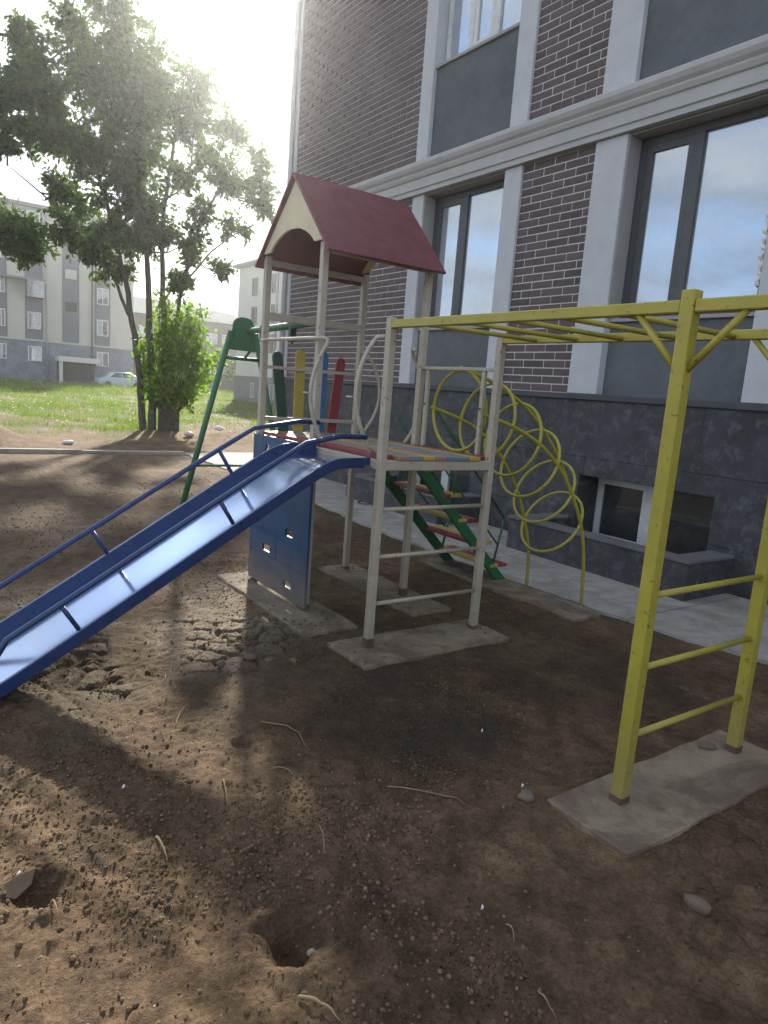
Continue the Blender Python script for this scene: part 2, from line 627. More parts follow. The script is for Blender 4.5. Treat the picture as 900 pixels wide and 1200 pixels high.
# value noise on numpy arrays
class VN:
    def __init__(s, seed):
        s.t = np.random.RandomState(seed).rand(256, 256)

    def __call__(s, x, y):
        xi, yi = np.floor(x).astype(int), np.floor(y).astype(int)
        fx, fy = x - xi, y - yi
        fx, fy = fx * fx * (3 - 2 * fx), fy * fy * (3 - 2 * fy)
        a, b = xi % 256, yi % 256
        a1, b1 = (xi + 1) % 256, (yi + 1) % 256
        T = s.t
        return (T[a, b] * (1 - fx) + T[a1, b] * fx) * (1 - fy) + (T[a, b1] * (1 - fx) + T[a1, b1] * fx) * fy


vn = VN(3)


def fbm(x, y, f, o=4, g=0.5):
    r = 0
    a = 1.0
    tot = 0
    for i in range(o):
        r = r + a * vn(x * f + 17.3 * i, y * f + 5.1 * i)
        tot += a
        a *= g
        f *= 2.03
    return r / tot


def sstep(a, b, x):
    t = np.clip((x - a) / (b - a), 0, 1)
    return t * t * (3 - 2 * t)


# ------------------------------------------------------------------ ground
def axis(lo, f0, f1, hi, step, grow=1.085):
    mid = list(np.arange(f0, f1, step))
    up, d = [f1], step
    while up[-1] < hi:
        d *= grow
        up.append(up[-1] + d)
    dn, d = [], step
    p = f0
    while p > lo:
        d *= grow
        p -= d
        dn.append(p)
    return np.array(dn[::-1] + mid + up)


GZ = -0.034
HOLES = [(0.86, 1.50, 0.098, 0.075), (0.30, 2.02, 0.075, 0.05), (0.52, 3.02, 0.08, 0.035), (1.18, 2.55, 0.05, 0.02), (0.62, 4.05, 0.06, 0.03), (0.80, 3.85, 0.05, 0.025)]
CPTS = np.stack([nrs.uniform(0.1, 2.3, 150), nrs.uniform(3.0, 5.2, 150)], 1)


def ground_height(x, y):
    near = sstep(14, 7, np.hypot(x - 1.5, y - 2))
    h = GZ + 0.05 * (fbm(x, y, 0.45, 3) - 0.5) * sstep(13, 9, y)
    h = h + near * (0.040 * (fbm(x, y, 2.3, 4) - 0.5) + 0.014 * (fbm(x + 9, y, 9, 4, 0.6) - 0.5) + 0.024 * (fbm(x, y + 4, 30, 3, 0.8) - 0.5))
    lump = np.clip(fbm(x + 3, y + 7, 14, 2) - 0.56, 0, 1)
    h = h + near * lump * 0.05 * sstep(0.4, 0.7, fbm(x, y, 1.3, 2) + 0.1)
    # level where pads and the footway lie
    for (x0, x1, y0, y1) in PADS:
        m = sstep(0.30, 0.0, np.maximum(np.maximum(x0 - x, x - x1), np.maximum(y0 - y, y - y1)))
        h = h * (1 - m) + (-0.022 + 0.034 * (fbm(x, y, 7, 4, .6) - 0.5)) * m
        inside = (x > x0 + .05) & (x < x1 - .05) & (y > y0 + .05) & (y < y1 - .05)
        h = np.where(inside, -0.06, h)
    we = walk_edge(y)
    m = sstep(we - 0.25, we + 0.02, x) * (y < 14) * (y > -9)
    h = h * (1 - m) + (-0.05) * m
    h = np.where((x > we + 0.06) & (y < 14.2) & (y > -9), -0.075, h)
    for hx, hy, r, d in HOLES:
        q = np.hypot(x - hx, (y - hy)) / (r * (0.62 + 0.75 * fbm(x, y, 22, 3, 0.7)))
        h = h - d * sstep(1.2, 0.25, q) * (0.7 + 0.6 * fbm(x, y, 30, 3)) + 0.008 * np.exp(-((q - 1.35) / 0.3) ** 2)
    # earth mounds by the kerb and round the tree foot
    h = h + 0.55 * np.exp(-((x - 1.1) / 0.9) ** 2 - ((y - 15.6) / 0.8) ** 2) * (0.7 + 0.6 * fbm(x, y, 1.8, 3))
    h = h + 0.22 * np.exp(-((x - 5.6) / 1.0) ** 2 - ((y - 18.2) / 0.9) ** 2)
    h = h + 0.28 * np.exp(-((x - 7.2) / 1.0) ** 2 - ((y - 17.0) / 0.6) ** 2) * (0.6 + 0.8 * fbm(x, y, 2.2, 3))
    h = h + sstep(14.5, 20, y) * 0.22 * (fbm(x, y, 0.35, 4) - 0.45)
    h = h + sstep(25, 60, y) * 0.25
    return h


def dark_soil_field(x, y):  # weight of the darker earth colour at each point
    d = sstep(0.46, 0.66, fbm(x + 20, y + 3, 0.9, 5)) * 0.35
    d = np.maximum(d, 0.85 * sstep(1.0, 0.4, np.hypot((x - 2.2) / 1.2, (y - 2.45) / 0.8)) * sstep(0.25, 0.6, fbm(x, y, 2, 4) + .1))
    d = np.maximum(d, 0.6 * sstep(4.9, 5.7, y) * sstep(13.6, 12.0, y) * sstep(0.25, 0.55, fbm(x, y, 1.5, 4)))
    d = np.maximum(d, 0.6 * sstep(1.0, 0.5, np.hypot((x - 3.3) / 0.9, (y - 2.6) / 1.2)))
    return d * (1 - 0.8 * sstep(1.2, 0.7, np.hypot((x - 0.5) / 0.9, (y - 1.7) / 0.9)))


def walk_edge(y):
    ys = [-20, 2.05, 2.8, 3.2, 4.5, 6.1, 8.0, 9.5, 13.9]
    xs = [4.72, 4.60, 4.44, 4.40, 4.36, 4.42, 4.62, 4.76, 4.80]
    return np.interp(y, ys, xs)


PADS = [(2.03, 2.43, 3.57, 5.02), (2.09, 3.23, 2.99, 3.40), (2.91, 3.27, 3.63, 4.98), (2.02, 3.27, 1.22, 1.60), (3.95, 4.29, 3.09, 4.92)]

gx = axis(-420, -0.6, 4.3, 420, 0.012)
gy = axis(-60, 0.8, 5.4, 620, 0.012)
GX, GY = np.meshgrid(gx, gy, indexing='ij')
H = ground_height(GX, GY)
turf = sstep(15.5, 21, GY + 3.2 * (fbm(GX, GY, 0.6, 4) - 0.5)) * sstep(0.38, 0.54, fbm(GX + 5, GY, 0.8, 5) + 0.10 * sstep(18, 32, GY))
crustm = sstep(1.55, 0.6, np.hypot((GX - 1.1) / 1.35, (GY - 4.1) / 1.05)) * sstep(0.36, 0.6, fbm(GX, GY, 2.2, 5))
dark_soil = dark_soil_field(GX, GY)
cracked = np.maximum(sstep(1.0, 0.6, np.hypot((GX - 2.6) / 0.9, (GY - 0.9) / 0.45)), crustm * 0.6)
# big dried plates beside the slide
sel = (GX > 0.0) & (GX < 2.35) & (GY > 2.9) & (GY < 5.3)
PX, PY = GX[sel], GY[sel]
wx = PX + 0.06 * (fbm(PX, PY, 6, 3) - 0.5)
wy = PY + 0.06 * (fbm(PX + 31, PY, 6, 3) - 0.5)
d1 = np.full(PX.shape, 9.0)
d2 = np.full(PX.shape, 9.0)
idx = np.zeros(PX.shape, int)
for i, (cx, cy) in enumerate(CPTS):
    d = np.hypot(wx - cx, wy - cy)
    closer = d < d1
    d2 = np.where(closer, d1, np.minimum(d2, d))
    idx = np.where(closer, i, idx)
    d1 = np.where(closer, d, d1)
lift = nrs.uniform(-0.5, 1.0, len(CPTS))
plate = sstep(0.0, 0.035, d2 - d1)
mask = sstep(1.0, 0.65, np.hypot((PX - 1.05) / 1.25, (PY - 3.72) / 0.62)) * sstep(0.30, 0.5, fbm(PX, PY, 1.7, 3) + 0.08)
H[sel] += mask * ((plate - 1) * 0.022 + lift[idx] * 0.007 * plate)
crustm[sel] = np.maximum(crustm[sel] * (0.5 + 0.5 * plate), mask * plate * 0.75)
ii = np.arange(GX.size).reshape(GX.shape)
F = np.stack([ii[:-1, :-1], ii[1:, :-1], ii[1:, 1:], ii[:-1, 1:]], -1).reshape(-1, 4)
me = np_mesh('ground', np.stack([GX, GY, H], -1).reshape(-1, 3), F, 'soil', True, dict(turf=turf, crust=crustm, dark_soil=dark_soil, cracked=cracked))
struct(link('ground', me))
del GX, GY, F


def gz(x, y):
    return float(ground_height(np.array([float(x)]), np.array([float(y)]))[0])


# footway along the building, laid in bays
ys = list(np.arange(-8.0, 13.9, 1.83)) + [13.9]
walk_root = None
for i in range(len(ys) - 1):
    y0, y1 = ys[i] + 0.006, ys[i + 1] - 0.006
    k = 9
    left = [(float(walk_edge(y)) + rng.uniform(-0.035, 0.035), y) for y in np.linspace(y0, y1, k)]
    poly = [(6.02, y1), (6.02, y0)] + left
    top = -0.028 + rng.uniform(-0.003, 0.003)
    b = MB().prism([(x, y, -0.16) for x, y in poly], (0, 0, 0.16 + top))
    if walk_root is None:
        walk_root = struct(b.build('pavement', 'walk_concrete'))
    else:
        b.build('slab', 'walk_concrete', walk_root)
# cross path and kerb between play area and meadow
b = MB()
b.prism([(4.79, 14.0, -0.16), (9.5, 14.6, -0.16), (9.5, 12.22, -0.16), (6.06, 12.22, -0.16), (6.03, 13.95, -0.16)], (0, 0, 0.128))
struct(b.build('path', 'walk_concrete', None, 0.006))
kx = -9.0
kerb_root = None
i = 0
while kx < 4.75:
    ln = 1.48
    x1 = min(kx + ln, 4.76)
    dy = rng.uniform(-0.012, 0.012)
    dz = rng.uniform(-0.012, 0.01)
    b = MB().box((kx, 13.60 + dy, -0.2), (x1 - 0.012, 13.74 + dy, 0.035 + dz))
    if kerb_root is None:
        kerb_root = struct(b.build('kerb', 'kerb_concrete', None, 0.01))
    else:
        b.build('kerb_stone', 'kerb_concrete', kerb_root, 0.01)
    kx = x1

# ------------------------------------------------------------------ main building
bld = thing('apartment_building', 'modern apartment building with dark clinker brick, pale pilasters, white cornice and dark stone plinth', 'building', (6.05, 4.0, 0))
YA, YB, ZT = -6.0, 12.15, 16.0
WX = 6.30                       # plane behind all facings
WZ = 1.63
C0, C1 = 4.19, 4.57             # cornice


def grid_panel(y0, y1, z0, z1, holes, x0, x1):
    """solid slab between x0 and x1 with rectangular openings (holes: y0,y1,z0,z1)"""
    Y = sorted({y0, y1, *[v for h in holes for v in h[:2] if y0 < v < y1]})
    Z = sorted({z0, z1, *[v for h in holes for v in h[2:] if z0 < v < z1]})

    def solid(i, j):
        if i < 0 or j < 0 or i >= len(Y) - 1 or j >= len(Z) - 1:
            return False
        cy, cz = (Y[i] + Y[i + 1]) / 2, (Z[j] + Z[j + 1]) / 2
        return not any(h[0] < cy < h[1] and h[2] < cz < h[3] for h in holes)
    mb = MB()
    vid = {}

    def V(x, i, j):
        k = (x, i, j)
        if k not in vid:
            vid[k] = len(mb.v)
            mb.v.append((x, Y[i], Z[j]))
        return vid[k]
    for i in range(len(Y) - 1):
        for j in range(len(Z) - 1):
            if not solid(i, j):
                continue
            mb.f.append((V(x0, i, j), V(x0, i, j + 1), V(x0, i + 1, j + 1), V(x0, i + 1, j)))
            mb.f.append((V(x1, i, j), V(x1, i + 1, j), V(x1, i + 1, j + 1), V(x1, i, j + 1)))
            if not solid(i - 1, j):
                mb.f.append((V(x0, i, j), V(x1, i, j), V(x1, i, j + 1), V(x0, i, j + 1)))
            if not solid(i + 1, j):
                mb.f.append((V(x0, i + 1, j), V(x0, i + 1, j + 1), V(x1, i + 1, j + 1), V(x1, i + 1, j)))
            if not solid(i, j - 1):
                mb.f.append((V(x0, i, j), V(x0, i + 1, j), V(x1, i + 1, j), V(x1, i, j)))
            if not solid(i, j + 1):
                mb.f.append((V(x0, i, j + 1), V(x1, i, j + 1), V(x1, i + 1, j + 1), V(x0, i + 1, j + 1)))
    return mb


PER = 3.26
BAYS = [(6.50, 8.06), (3.25, 4.79), (-0.01, 1.53), (-3.27, -1.73)]
PIL = [(8.06, 8.31), (6.22, 6.50), (4.79, 5.18), (2.87, 3.25), (1.53, 1.92), (-0.39, -0.01), (-1.73, -1.34), (-3.65, -3.27)]
BRK = [(8.31, 11.93), (5.18, 6.22), (1.92, 2.87), (-1.34, -0.39), (-6.0, -3.65)]
floors = [(2.42, 4.19), (5.80, 7.62), (8.95, 10.75), (12.1, 13.9)]
wins = [(a, b_y, z0, z1) for a, b_y in BAYS for z0, z1 in floors]
bsm = [(3.34, 4.90, 0.03, 0.80), (6.60, 8.16, 0.03, 0.80), (0.08, 1.64, 0.03, 0.80)]
grid_panel(YA, YB, -0.3, ZT, wins + bsm, WX, WX + 0.25).build('wall', 'grey_render', bld)
MB().box((WX + 1.2, YA + 0.3, -0.3), (17.5, YB - 0.01, ZT)).build('rear_block', 'grey_render', bld)
MB().box((WX + 0.252, YB - 0.25, -0.3), (WX + 1.198, YB, ZT)).build('end_wall', 'grey_render', bld)
MB().box((5.75, YA, ZT + 0.005), (17.6, YB + 0.3, ZT + 0.35)).build('roof', 'cornice_stone', bld)
# pilasters: whole height in two lifts, cut by the cornice
for (a, c) in PIL:
    MB().box((6.03, a, WZ + 0.012), (WX - 0.002, c, C0 - 0.004)).build('pilaster', 'pilaster_stone', bld, 0.006)
    MB().box((6.03, a, C1 + 0.004), (WX - 0.002, c, ZT)).build('pilaster', 'pilaster_stone', bld, 0.006)
MB().box((6.035, 11.93, WZ + 0.012), (WX - 0.002, YB - 0.002, C0 - 0.004)).build('corner_strip', 'pilaster_stone', bld, 0.006)
MB().box((6.035, 11.93, C1 + 0.004), (WX - 0.002, YB - 0.002, ZT)).build('corner_strip', 'pilaster_stone', bld, 0.006)
# cornice with stepped moulding
prof = [(6.06, C0), (5.985, C0), (5.985, C0 + .055), (5.965, C0 + .065), (5.965, C0 + .185), (5.945, C0 + .195), (5.925, C0 + .235), (5.925, C0 + .255), (5.895, C0 + .285), (5.875, C0 + .325), (5.875, C1 - .012), (5.885, C1), (6.06, C1)]
MB().prism([(x, YA, z) for x, z in prof], (0, YB + 0.08 - YA, 0)).build('cornice', 'cornice_stone', bld)
MB().box((6.062, YA, C0 + 0.003), (WX - 0.003, YB - 0.004, C1 - 0.003)).build('cornice_core', 'cornice_stone', bld)
# infill panels of grey render between the windows
for (a, c) in BAYS:
    MB().box((6.13, a + .002, WZ + 0.012), (WX - 0.004, c - .002, 2.38)).build('infill_panel', 'grey_render', bld)
    MB().box((6.095, a + .004, 2.383), (WX - 0.006, c - .004, 2.417)).build('window_sill', 'reveal_grey', bld, 0.004)
    MB().box((6.09, a + .002, C1 + 0.006), (WX - 0.004, c - .002, 5.755)).build('infill_panel', 'grey_render', bld)
    MB().box((6.06, a + .004, 5.758), (WX - 0.006, c - .004, 5.797)).build('window_sill', 'reveal_grey', bld, 0.004)
    for q in (1, 2):
        MB().box((6.09, a + .002, floors[q][1] + 0.002), (WX - 0.004, c - .002, floors[q + 1][0] - 0.045)).build('infill_panel', 'grey_render', bld)
        MB().box((6.06, a + .004, floors[q + 1][0] - 0.042), (WX - 0.006, c - .004, floors[q + 1][0] - 0.003)).build('window_sill', 'reveal_grey', bld, 0.004)
    # painted reveal cheeks
    MB().box((6.05, c - 0.016, 2.42), (WX - 0.006, c - 0.002, C0 - 0.006)).build('reveal', 'reveal_grey', bld)
    MB().box((6.05, a + 0.002, 2.42), (WX - 0.006, a + 0.016, C0 - 0.006)).build('reveal', 'reveal_grey', bld)
    MB().box((6.065, a + 0.018, C0 - 0.02), (WX - 0.006, c - 0.018, C0 - 0.005)).build('reveal', 'reveal_grey', bld)


def window(y0, y1, z0, z1, xf, mull, fw, sash, fmat, gmat, smat=None):
    """frame with a fixed light and a narrow sash; mull lists mullion centres"""
    e = 0.017
    y0 += e
    y1 -= e
    fr = MB()
    fr.box((xf, y0, z0), (xf + .07, y0 + fw, z1)).box((xf, y1 - fw, z0), (xf + .07, y1, z1))
    fr.box((xf + .001, y0 + fw, z0), (xf + .069, y1 - fw, z0 + fw)).box((xf + .001, y0 + fw, z1 - fw), (xf + .069, y1 - fw, z1))
    f = fr.build('window', fmat, bld)
    prev = y0 + fw
    cuts = sorted(mull)
    edges = [y0 + fw] + [v for c_ in cuts for v in (c_ - .045, c_ + .045)] + [y1 - fw]
    for c_ in cuts:
        MB().box((xf - .004, c_ - .045, z0 + fw), (xf + .062, c_ + .045, z1 - fw)).build('mullion', smat or fmat, f, 0.004)
    for q in range(0, len(edges), 2):
        a_, b_2 = edges[q], edges[q + 1]
        if q // 2 in sash:
            s = .07
            fb = MB()
            fb.box((xf + .005, a_, z0 + fw), (xf + .055, a_ + s, z1 - fw)).box((xf + .005, b_2 - s, z0 + fw), (xf + .055, b_2, z1 - fw))
            fb.box((xf + .006, a_ + s, z0 + fw), (xf + .054, b_2 - s, z0 + fw + s)).box((xf + .006, a_ + s, z1 - fw - s), (xf + .054, b_2 - s, z1 - fw))
            fb.build('sash', smat or fmat, f)
            MB().box((xf + .028, a_ + s, z0 + fw + s), (xf + .036, b_2 - s, z1 - fw - s)).build('pane', gmat, f)
        else:
            MB().box((xf + .028, a_, z0 + fw), (xf + .036, b_2, z1 - fw)).build('pane', gmat, f)
    return f


for i, (a, c) in enumerate(BAYS):
    window(a, c, 2.42, C0 - 0.022, 6.235, [c - 0.66], 0.075, [1], 'frame_dark', 'window_glass')
    window(a, c, 5.80, 7.62, 6.20, [c - 0.50, c - 0.98], 0.06, [1], 'frame_white', 'window_glass')
    window(a, c, 8.95, 10.75, 6.20, [c - 0.50, c - 0.98], 0.06, [1], 'frame_white', 'window_glass')
    window(a, c, 12.1, 13.9, 6.20, [c - 0.50, c - 0.98], 0.06, [1], 'frame_white', 'window_glass')
for (a, c, z0, z1) in bsm:
    window(a - .014, c + .014, z0 + .01, z1 - .005, 6.36, [a + 0.84], 0.03, [1], 'frame_dark', 'dark_glass', smat='frame_white')
    for (ra, rb, rz0, rz1) in ((a - .002, a + .012, z0, z1), (c - .012, c + .002, z0, z1), (a + .013, c - .013, z1 - .012, z1 + .002), (a + .013, c - .013, z0 - .002, z0 + .008)):
        MB().box((6.047, ra, rz0), (6.358, rb, rz1)).build('reveal', 'dark_stone', bld)
    MB().box((WX + .6, a - .1, z0 - .1), (WX + .62, c + .1, z1 + .1)).build('dark_interior', 'shutter', bld)

# bricks: real tiles on a mortar bed; the nearest ones are pieces, the rest one field
BL, BH, JT = 0.311, 0.0870, 0.0125
bm_cache = {}


def brick_mesh(ln):
    k = round(ln, 3)
    if k not in bm_cache:
        mb = MB().box((6.066, -k / 2, -(BH - JT) / 2), (6.082, k / 2, (BH - JT) / 2))
        bm_cache[k] = mb.mesh('brick', 'clinker_brick', 0.003)
    return bm_cache[k]


def brick_list(y0, y1, z0, z1):
    rows = int((z1 - z0) / BH)
    res = []
    pitch = (z1 - z0) / rows
    for r in range(rows):
        z = z0 + (r + .5) * pitch
        off = 0.0 if r % 2 else BL / 2
        y = y1 + off
        while y > y0 + 0.02:
            t = min(y, y1)
            s = max(y - BL, y0)
            if t - s > 0.05:
                res.append((s + JT / 2 if s > y0 else s + .002, t - JT / 2 if t < y1 else t - .002, z))
            y -= BL
    return res


allb = []
for (a, c) in BRK:
    bed = MB().box((6.072, a + .001, WZ + .012), (WX - .003, c - .001, C0 - .004))
    bed.build('mortar_bed', 'mortar', bld)
    MB().box((6.072, a + .001, C1 + .004), (WX - .003, c - .001, ZT - .004)).build('mortar_bed', 'mortar', bld)
    allb += brick_list(a, c, WZ + .014, C0 - .006)
    allb += brick_list(a, c, C1 + .006, 9.6 if a > 5 else 8.0)
Minv = cam.matrix_world.inverted()


def inview(b):
    q = Minv @ Vector((6.06, (b[0] + b[1]) / 2, b[2]))
    if q.z >= -0.1:
        return False
    k = 815.35 / -q.z
    return abs(q.x * k) < 455 and abs(q.y * k) < 605


vis = sorted([b for b in allb if inview(b)], key=lambda b: math.hypot(6.06, (b[0] + b[1]) / 2, b[2] - 1.5))
near = vis[:300]
nearset = set(near)
panel_part = None
for (a, c, z) in near:
    o = link('brick', brick_mesh(c - a), bld)
    o.matrix_parent_inverse = Matrix.Translation(-bld.location)
    o.location = (rng.uniform(-.0022, .0015), (a + c) / 2, z)
fld = MB()
for b in allb:
    if b not in nearset:
        dx = rng.uniform(-.002, .0015)
        fld.box((6.066 + dx, b[0], b[2] - (BH - JT) / 2), (6.082, b[1], b[2] + (BH - JT) / 2))
stuff(fld.build('brick_field', 'clinker_brick_field', bld))

# dark stone plinth of large tiles, with a ledge
MB().box((6.06, YA, -0.3), (WX - .003, YB - .003, WZ - .055)).v  # plain sizes kept for reference
holes = bsm
ZR = [(-0.12, 0.357), (0.360, 0.980), (0.983, WZ - .052)]
tiles = []
y = 12.145
e0 = 4.837 + 1.27 * 6
edges = [YB - .004]
k = e0
while k > YA:
    if k < YB - 0.2:
        edges.append(k)
    k -= 1.27
edges.append(YA)
for i in range(len(edges) - 1):
    for (z0, z1) in ZR:
        rects = [(edges[i + 1] + .0012, edges[i] - .0012, z0, z1)]
        for (ha, hb, hz0, hz1) in holes:
            nxt = []
            for (a, c, p, q) in rects:
                if ha >= c or hb <= a or hz0 >= q or hz1 <= p:
                    nxt.append((a, c, p, q))
                    continue
                if a < ha:
                    nxt.append((a, ha, p, q))
                if c > hb:
                    nxt.append((hb, c, p, q))
                aa, cc = max(a, ha), min(c, hb)
                if p < hz0:
                    nxt.append((aa, cc, p, hz0))
                if q > hz1:
                    nxt.append((aa, cc, hz1, q))
            rects = nxt
        for (a, c, p, q) in rects:
            dx = rng.uniform(-.002, .002)
            if c - a > .02 and q - p > .02:
                MB().box((6.045 + dx, a, p), (WX - .004, c, q)).build('stone_tile', 'dark_stone', bld, 0.0012)
MB().box((6.015, YA, WZ - .05), (WX - .005, YB + .02, WZ + .008)).build('plinth_ledge', 'ledge_stone', bld, 0.006)
# window wells of stone in front of the basement windows
for (a, c, z0, z1) in bsm:
    y0, y1 = a - .25, c + .26
    well = MB()
    xo = 5.335
    well.box((xo, y0, -.12), (xo + .17, y1, .285))
    well.box((xo + .171, y0, -.12), (6.04, y0 + .2, .285))
    well.box((xo + .171, y1 - .2, -.12), (6.04, y1, .285))
    wl = well.build('window_well', 'dark_stone', bld, 0.004)
    cap = MB()
    cap.box((xo - .012, y0 - .012, .287), (xo + .185, y1 + .012, .315))
    cap.box((xo + .186, y0 - .012, .287), (6.042, y0 + .215, .315))
    cap.box((xo + .186, y1 - .215, .287), (6.042, y1 + .012, .315))
    cap.build('cap_stone', 'well_cap', wl, 0.005)
# downpipe at the corner
MB().tube([(5.985, 12.03, z) for z in (-.02, 4, 8, 12, 15.9)], 0.045, 10).build('downpipe', 'pipe_grey', bld, 0, True)

# ------------------------------------------------------------------ play tower
XF, XR = 2.27, 3.11
Y1, Y2, Y3 = 3.23, 4.02, 4.84
PW = 0.046
tower = thing('play_tower', 'cream metal play tower with red gabled roof, coloured deck and blue side board', 'play tower', ((XF + XR) / 2, Y2, 0))


def post(x, y, z0, z1, wd, mat, parent, name='post'):
    h = wd / 2
    return MB().box((x - h, y - h, z0), (x + h, y + h, z1)).build(name, mat, parent, 0.006, False, 2)


for x in (XF, XR):
    for y, top in ((Y1, 1.905), (Y2, 2.40), (Y3, 2.40)):
        post(x, y, -.04, top, PW, 'cream_paint', tower)
h = PW / 2
# deck frame
DZ = 1.145
fr = MB()
fr.box((XF + h, Y1 - .022, DZ - .085), (XR - h, Y1 + .022, DZ - .027))
fr.box((XF + h, Y3 - .022, DZ - .085), (XR - h, Y3 + .022, DZ - .027))
fr.box((XF - .02, Y1 + h, DZ - .085), (XF + .02, Y2 - h, DZ - .028)).box((XF - .02, Y2 + h, DZ - .085), (XF + .02, Y3 - h, DZ - .028))
fr.box((XR - .02, Y1 + h, DZ - .085), (XR + .02, Y2 - h, DZ - .028)).box((XR - .02, Y2 + h, DZ - .085), (XR + .02, Y3 - h, DZ - .028))
fr.box((XF + .02, Y2 - .02, DZ - .084), (XR - .02, Y2 + .02, DZ - .029))
fr.build('deck_frame', 'cream_paint', tower, 0.004)
pc = ['red_paint', 'orange_paint', 'grey_blue_paint', 'yellow_board', 'orange_paint', 'grey_blue_paint', 'grey_blue_paint', 'yellow_board', 'red_paint']
npk = len(pc)
pw = (XR - XF - .02) / npk
for i, mname in enumerate(pc):
    x0 = XF + .01 + i * pw
    edge = i in (0, npk - 1)
    ya, yb = Y1 - .03, Y3 + .03
    if edge:
        for (p, q) in ((Y1 + h + .003, Y2 - h - .003), (Y2 + h + .003, Y3 - h - .003)):
            MB().box((x0, p, DZ - .026), (x0 + pw - .005, q, DZ)).build('plank', mname, tower, 0.004)
    else:
        MB().box((x0, ya, DZ - .026 + rng.uniform(-.001, .001)), (x0 + pw - .005, yb, DZ)).build('plank', mname, tower, 0.004)
# front ladder rungs
for z in (.265, .55, .832):
    MB().tube([(XF + h, Y1, z), (XR - h, Y1, z)], 0.0125, 12).build('rung', 'cream_paint', tower, 0, True)
# back rails and fan of slats
for z, r in ((1.62, .011), (1.24, .013)):
    MB().bar((XF + h, Y3, z), (XR - h, Y3, z), .022, r * 2.2).build('rail', 'cream_paint', tower, 0.003)
MB().bar((XF + h, Y3, 1.985), (XR - h, Y3, 1.985), .04, .055).build('rail', 'cream_paint', tower, 0.004)
for (xa, za, xb, zb, mname) in ((2.395, 1.70, 2.475, 1.16, 'dark_green_paint'), (2.59, 1.73, 2.60, 1.165, 'yellow_board'), (2.795, 1.735, 2.785, 1.165, 'blue_board_bright'), (2.955, 1.70, 2.90, 1.125, 'red_paint')):
    a, b2 = Vector((xa, Y3 + .026, za)), Vector((xb, Y3 + .026, zb))
    d = (a - b2).normalized()
    s = Vector((d.z, 0, -d.x)) * .042
    pts = []
    for k in range(9):
        th = math.pi * k / 8
        pts.append(a + s * math.cos(th) + d * .042 * math.sin(th))
    for k in range(9):
        th = math.pi * k / 8
        pts.append(b2 - s * math.cos(th) - d * .042 * math.sin(th))
    MB().prism(pts, (0, .016, 0)).build('slat', mname, tower, 0.002)


def arc3(p, q, bulge, n=14, power=1.0):
    """bow from p to q swelling along the vector bulge"""
    p, q, bu = Vector(p), Vector(q), Vector(bulge)
    return [p.lerp(q, i / n) + bu * math.sin(math.pi * (i / n)) ** power for i in range(n + 1)]


# entry bows; the one over the board also carries a straight hand rail back to the corner post
ca = [(XF - .045, Y3 - .05, 1.806), (XF - .045, Y2 + .1, 1.806), (XF - .035, 3.90, 1.806), (XF - .022, 3.878, 1.795)]
ca += arc3((XF - .03, 3.875, 1.765), (XF + .0, 3.90, 1.145), (-.105, 0, 0), 14, .9)
MB().tube(ca, .0125, 10).build('hand_bow', 'cream_paint', tower, 0, True)
MB().tube([(XF - .01, Y1 + .03, 1.806), (XF - .03, Y1 + .09, 1.80)] + arc3((XF - .05, 3.32, 1.775), (XF, 3.32, 1.145), (-.12, 0, 0), 14, .8), .0125, 10).build('hand_bow', 'cream_paint', tower, 0, True)
MB().tube([(XR - .0, Y3 - .03, 1.80), (XR + .02, Y3 - .07, 1.795)] + arc3((XR + .03, 4.75, 1.765), (XR + .0, 4.75, 1.145), (.14, 0, 0), 14, .8), .0125, 10).build('hand_bow', 'cream_paint', tower, 0, True)
MB().tube([(XR - .05, Y2 + .02, 1.81), (XR - .05, Y2 + .06, 1.815)] + arc3((XR - .02, 4.10, 1.77), (XR - .04, 4.10, 1.145), (.12, 0, 0), 14, .8), .0125, 10).build('hand_bow', 'cream_paint', tower, 0, True)
for (x, y, z) in ((XF - .145, 3.875, 1.46), (XF - .17, 3.32, 1.46)):
    MB().tube([(x, y, z), (x - .005, y + .05, z)], .006, 8).build('bracket_stub', 'cream_paint', tower, 0, True)
# guard on the building side of the front bay
MB().bar((XR, Y1 + h, 1.69), (XR, Y2 - h, 1.69), .03, .022).build('rail', 'cream_paint', tower, 0.003)
for y in (3.355, 3.93):
    MB().box((XR - .013, y - .015, DZ), (XR + .012, y + .015, 1.678)).build('baluster', 'cream_paint', tower, 0.003)
    MB().tube([(XR - .013, y, 1.44), (XR - .02, y, 1.44)], .009, 8).build('bolt', 'bolt_steel', tower)
# blue board with hand holes
bh = [(4.165, 4.275, .462, .512), (4.505, 4.63, .282, .330), (4.15, 4.265, .100, .142), (4.58, 4.66, .985, 1.035), (4.595, 4.645, 1.036, 1.06)]
board = grid_panel(4.02 - .075, 4.855, .022, 1.125, bh, XF - h - .022, XF - h - .004).build('side_board', 'blue_board', tower)
for z in (.25, .43, .70, .90):
    MB().box((XF - h - .0232, 3.96, z), (XF - h - .0222, 4.84, z + .003)).build('painted_joint', 'blue_paint', board)
for (y, z0, z1) in ((4.40, .25, .43), (4.62, .43, .70), (4.18, .70, .90), (4.2, .43, .70) if False else (4.33, .70, .90)):
    MB().box((XF - h - .0234, y, z0 + .004), (XF - h - .0222, y + .003, z1 - .001)).build('painted_joint', 'blue_paint', board)
MB().bar((XF, Y2 - .004, .03), (XF, Y2 - .004, .031), .01, .01)
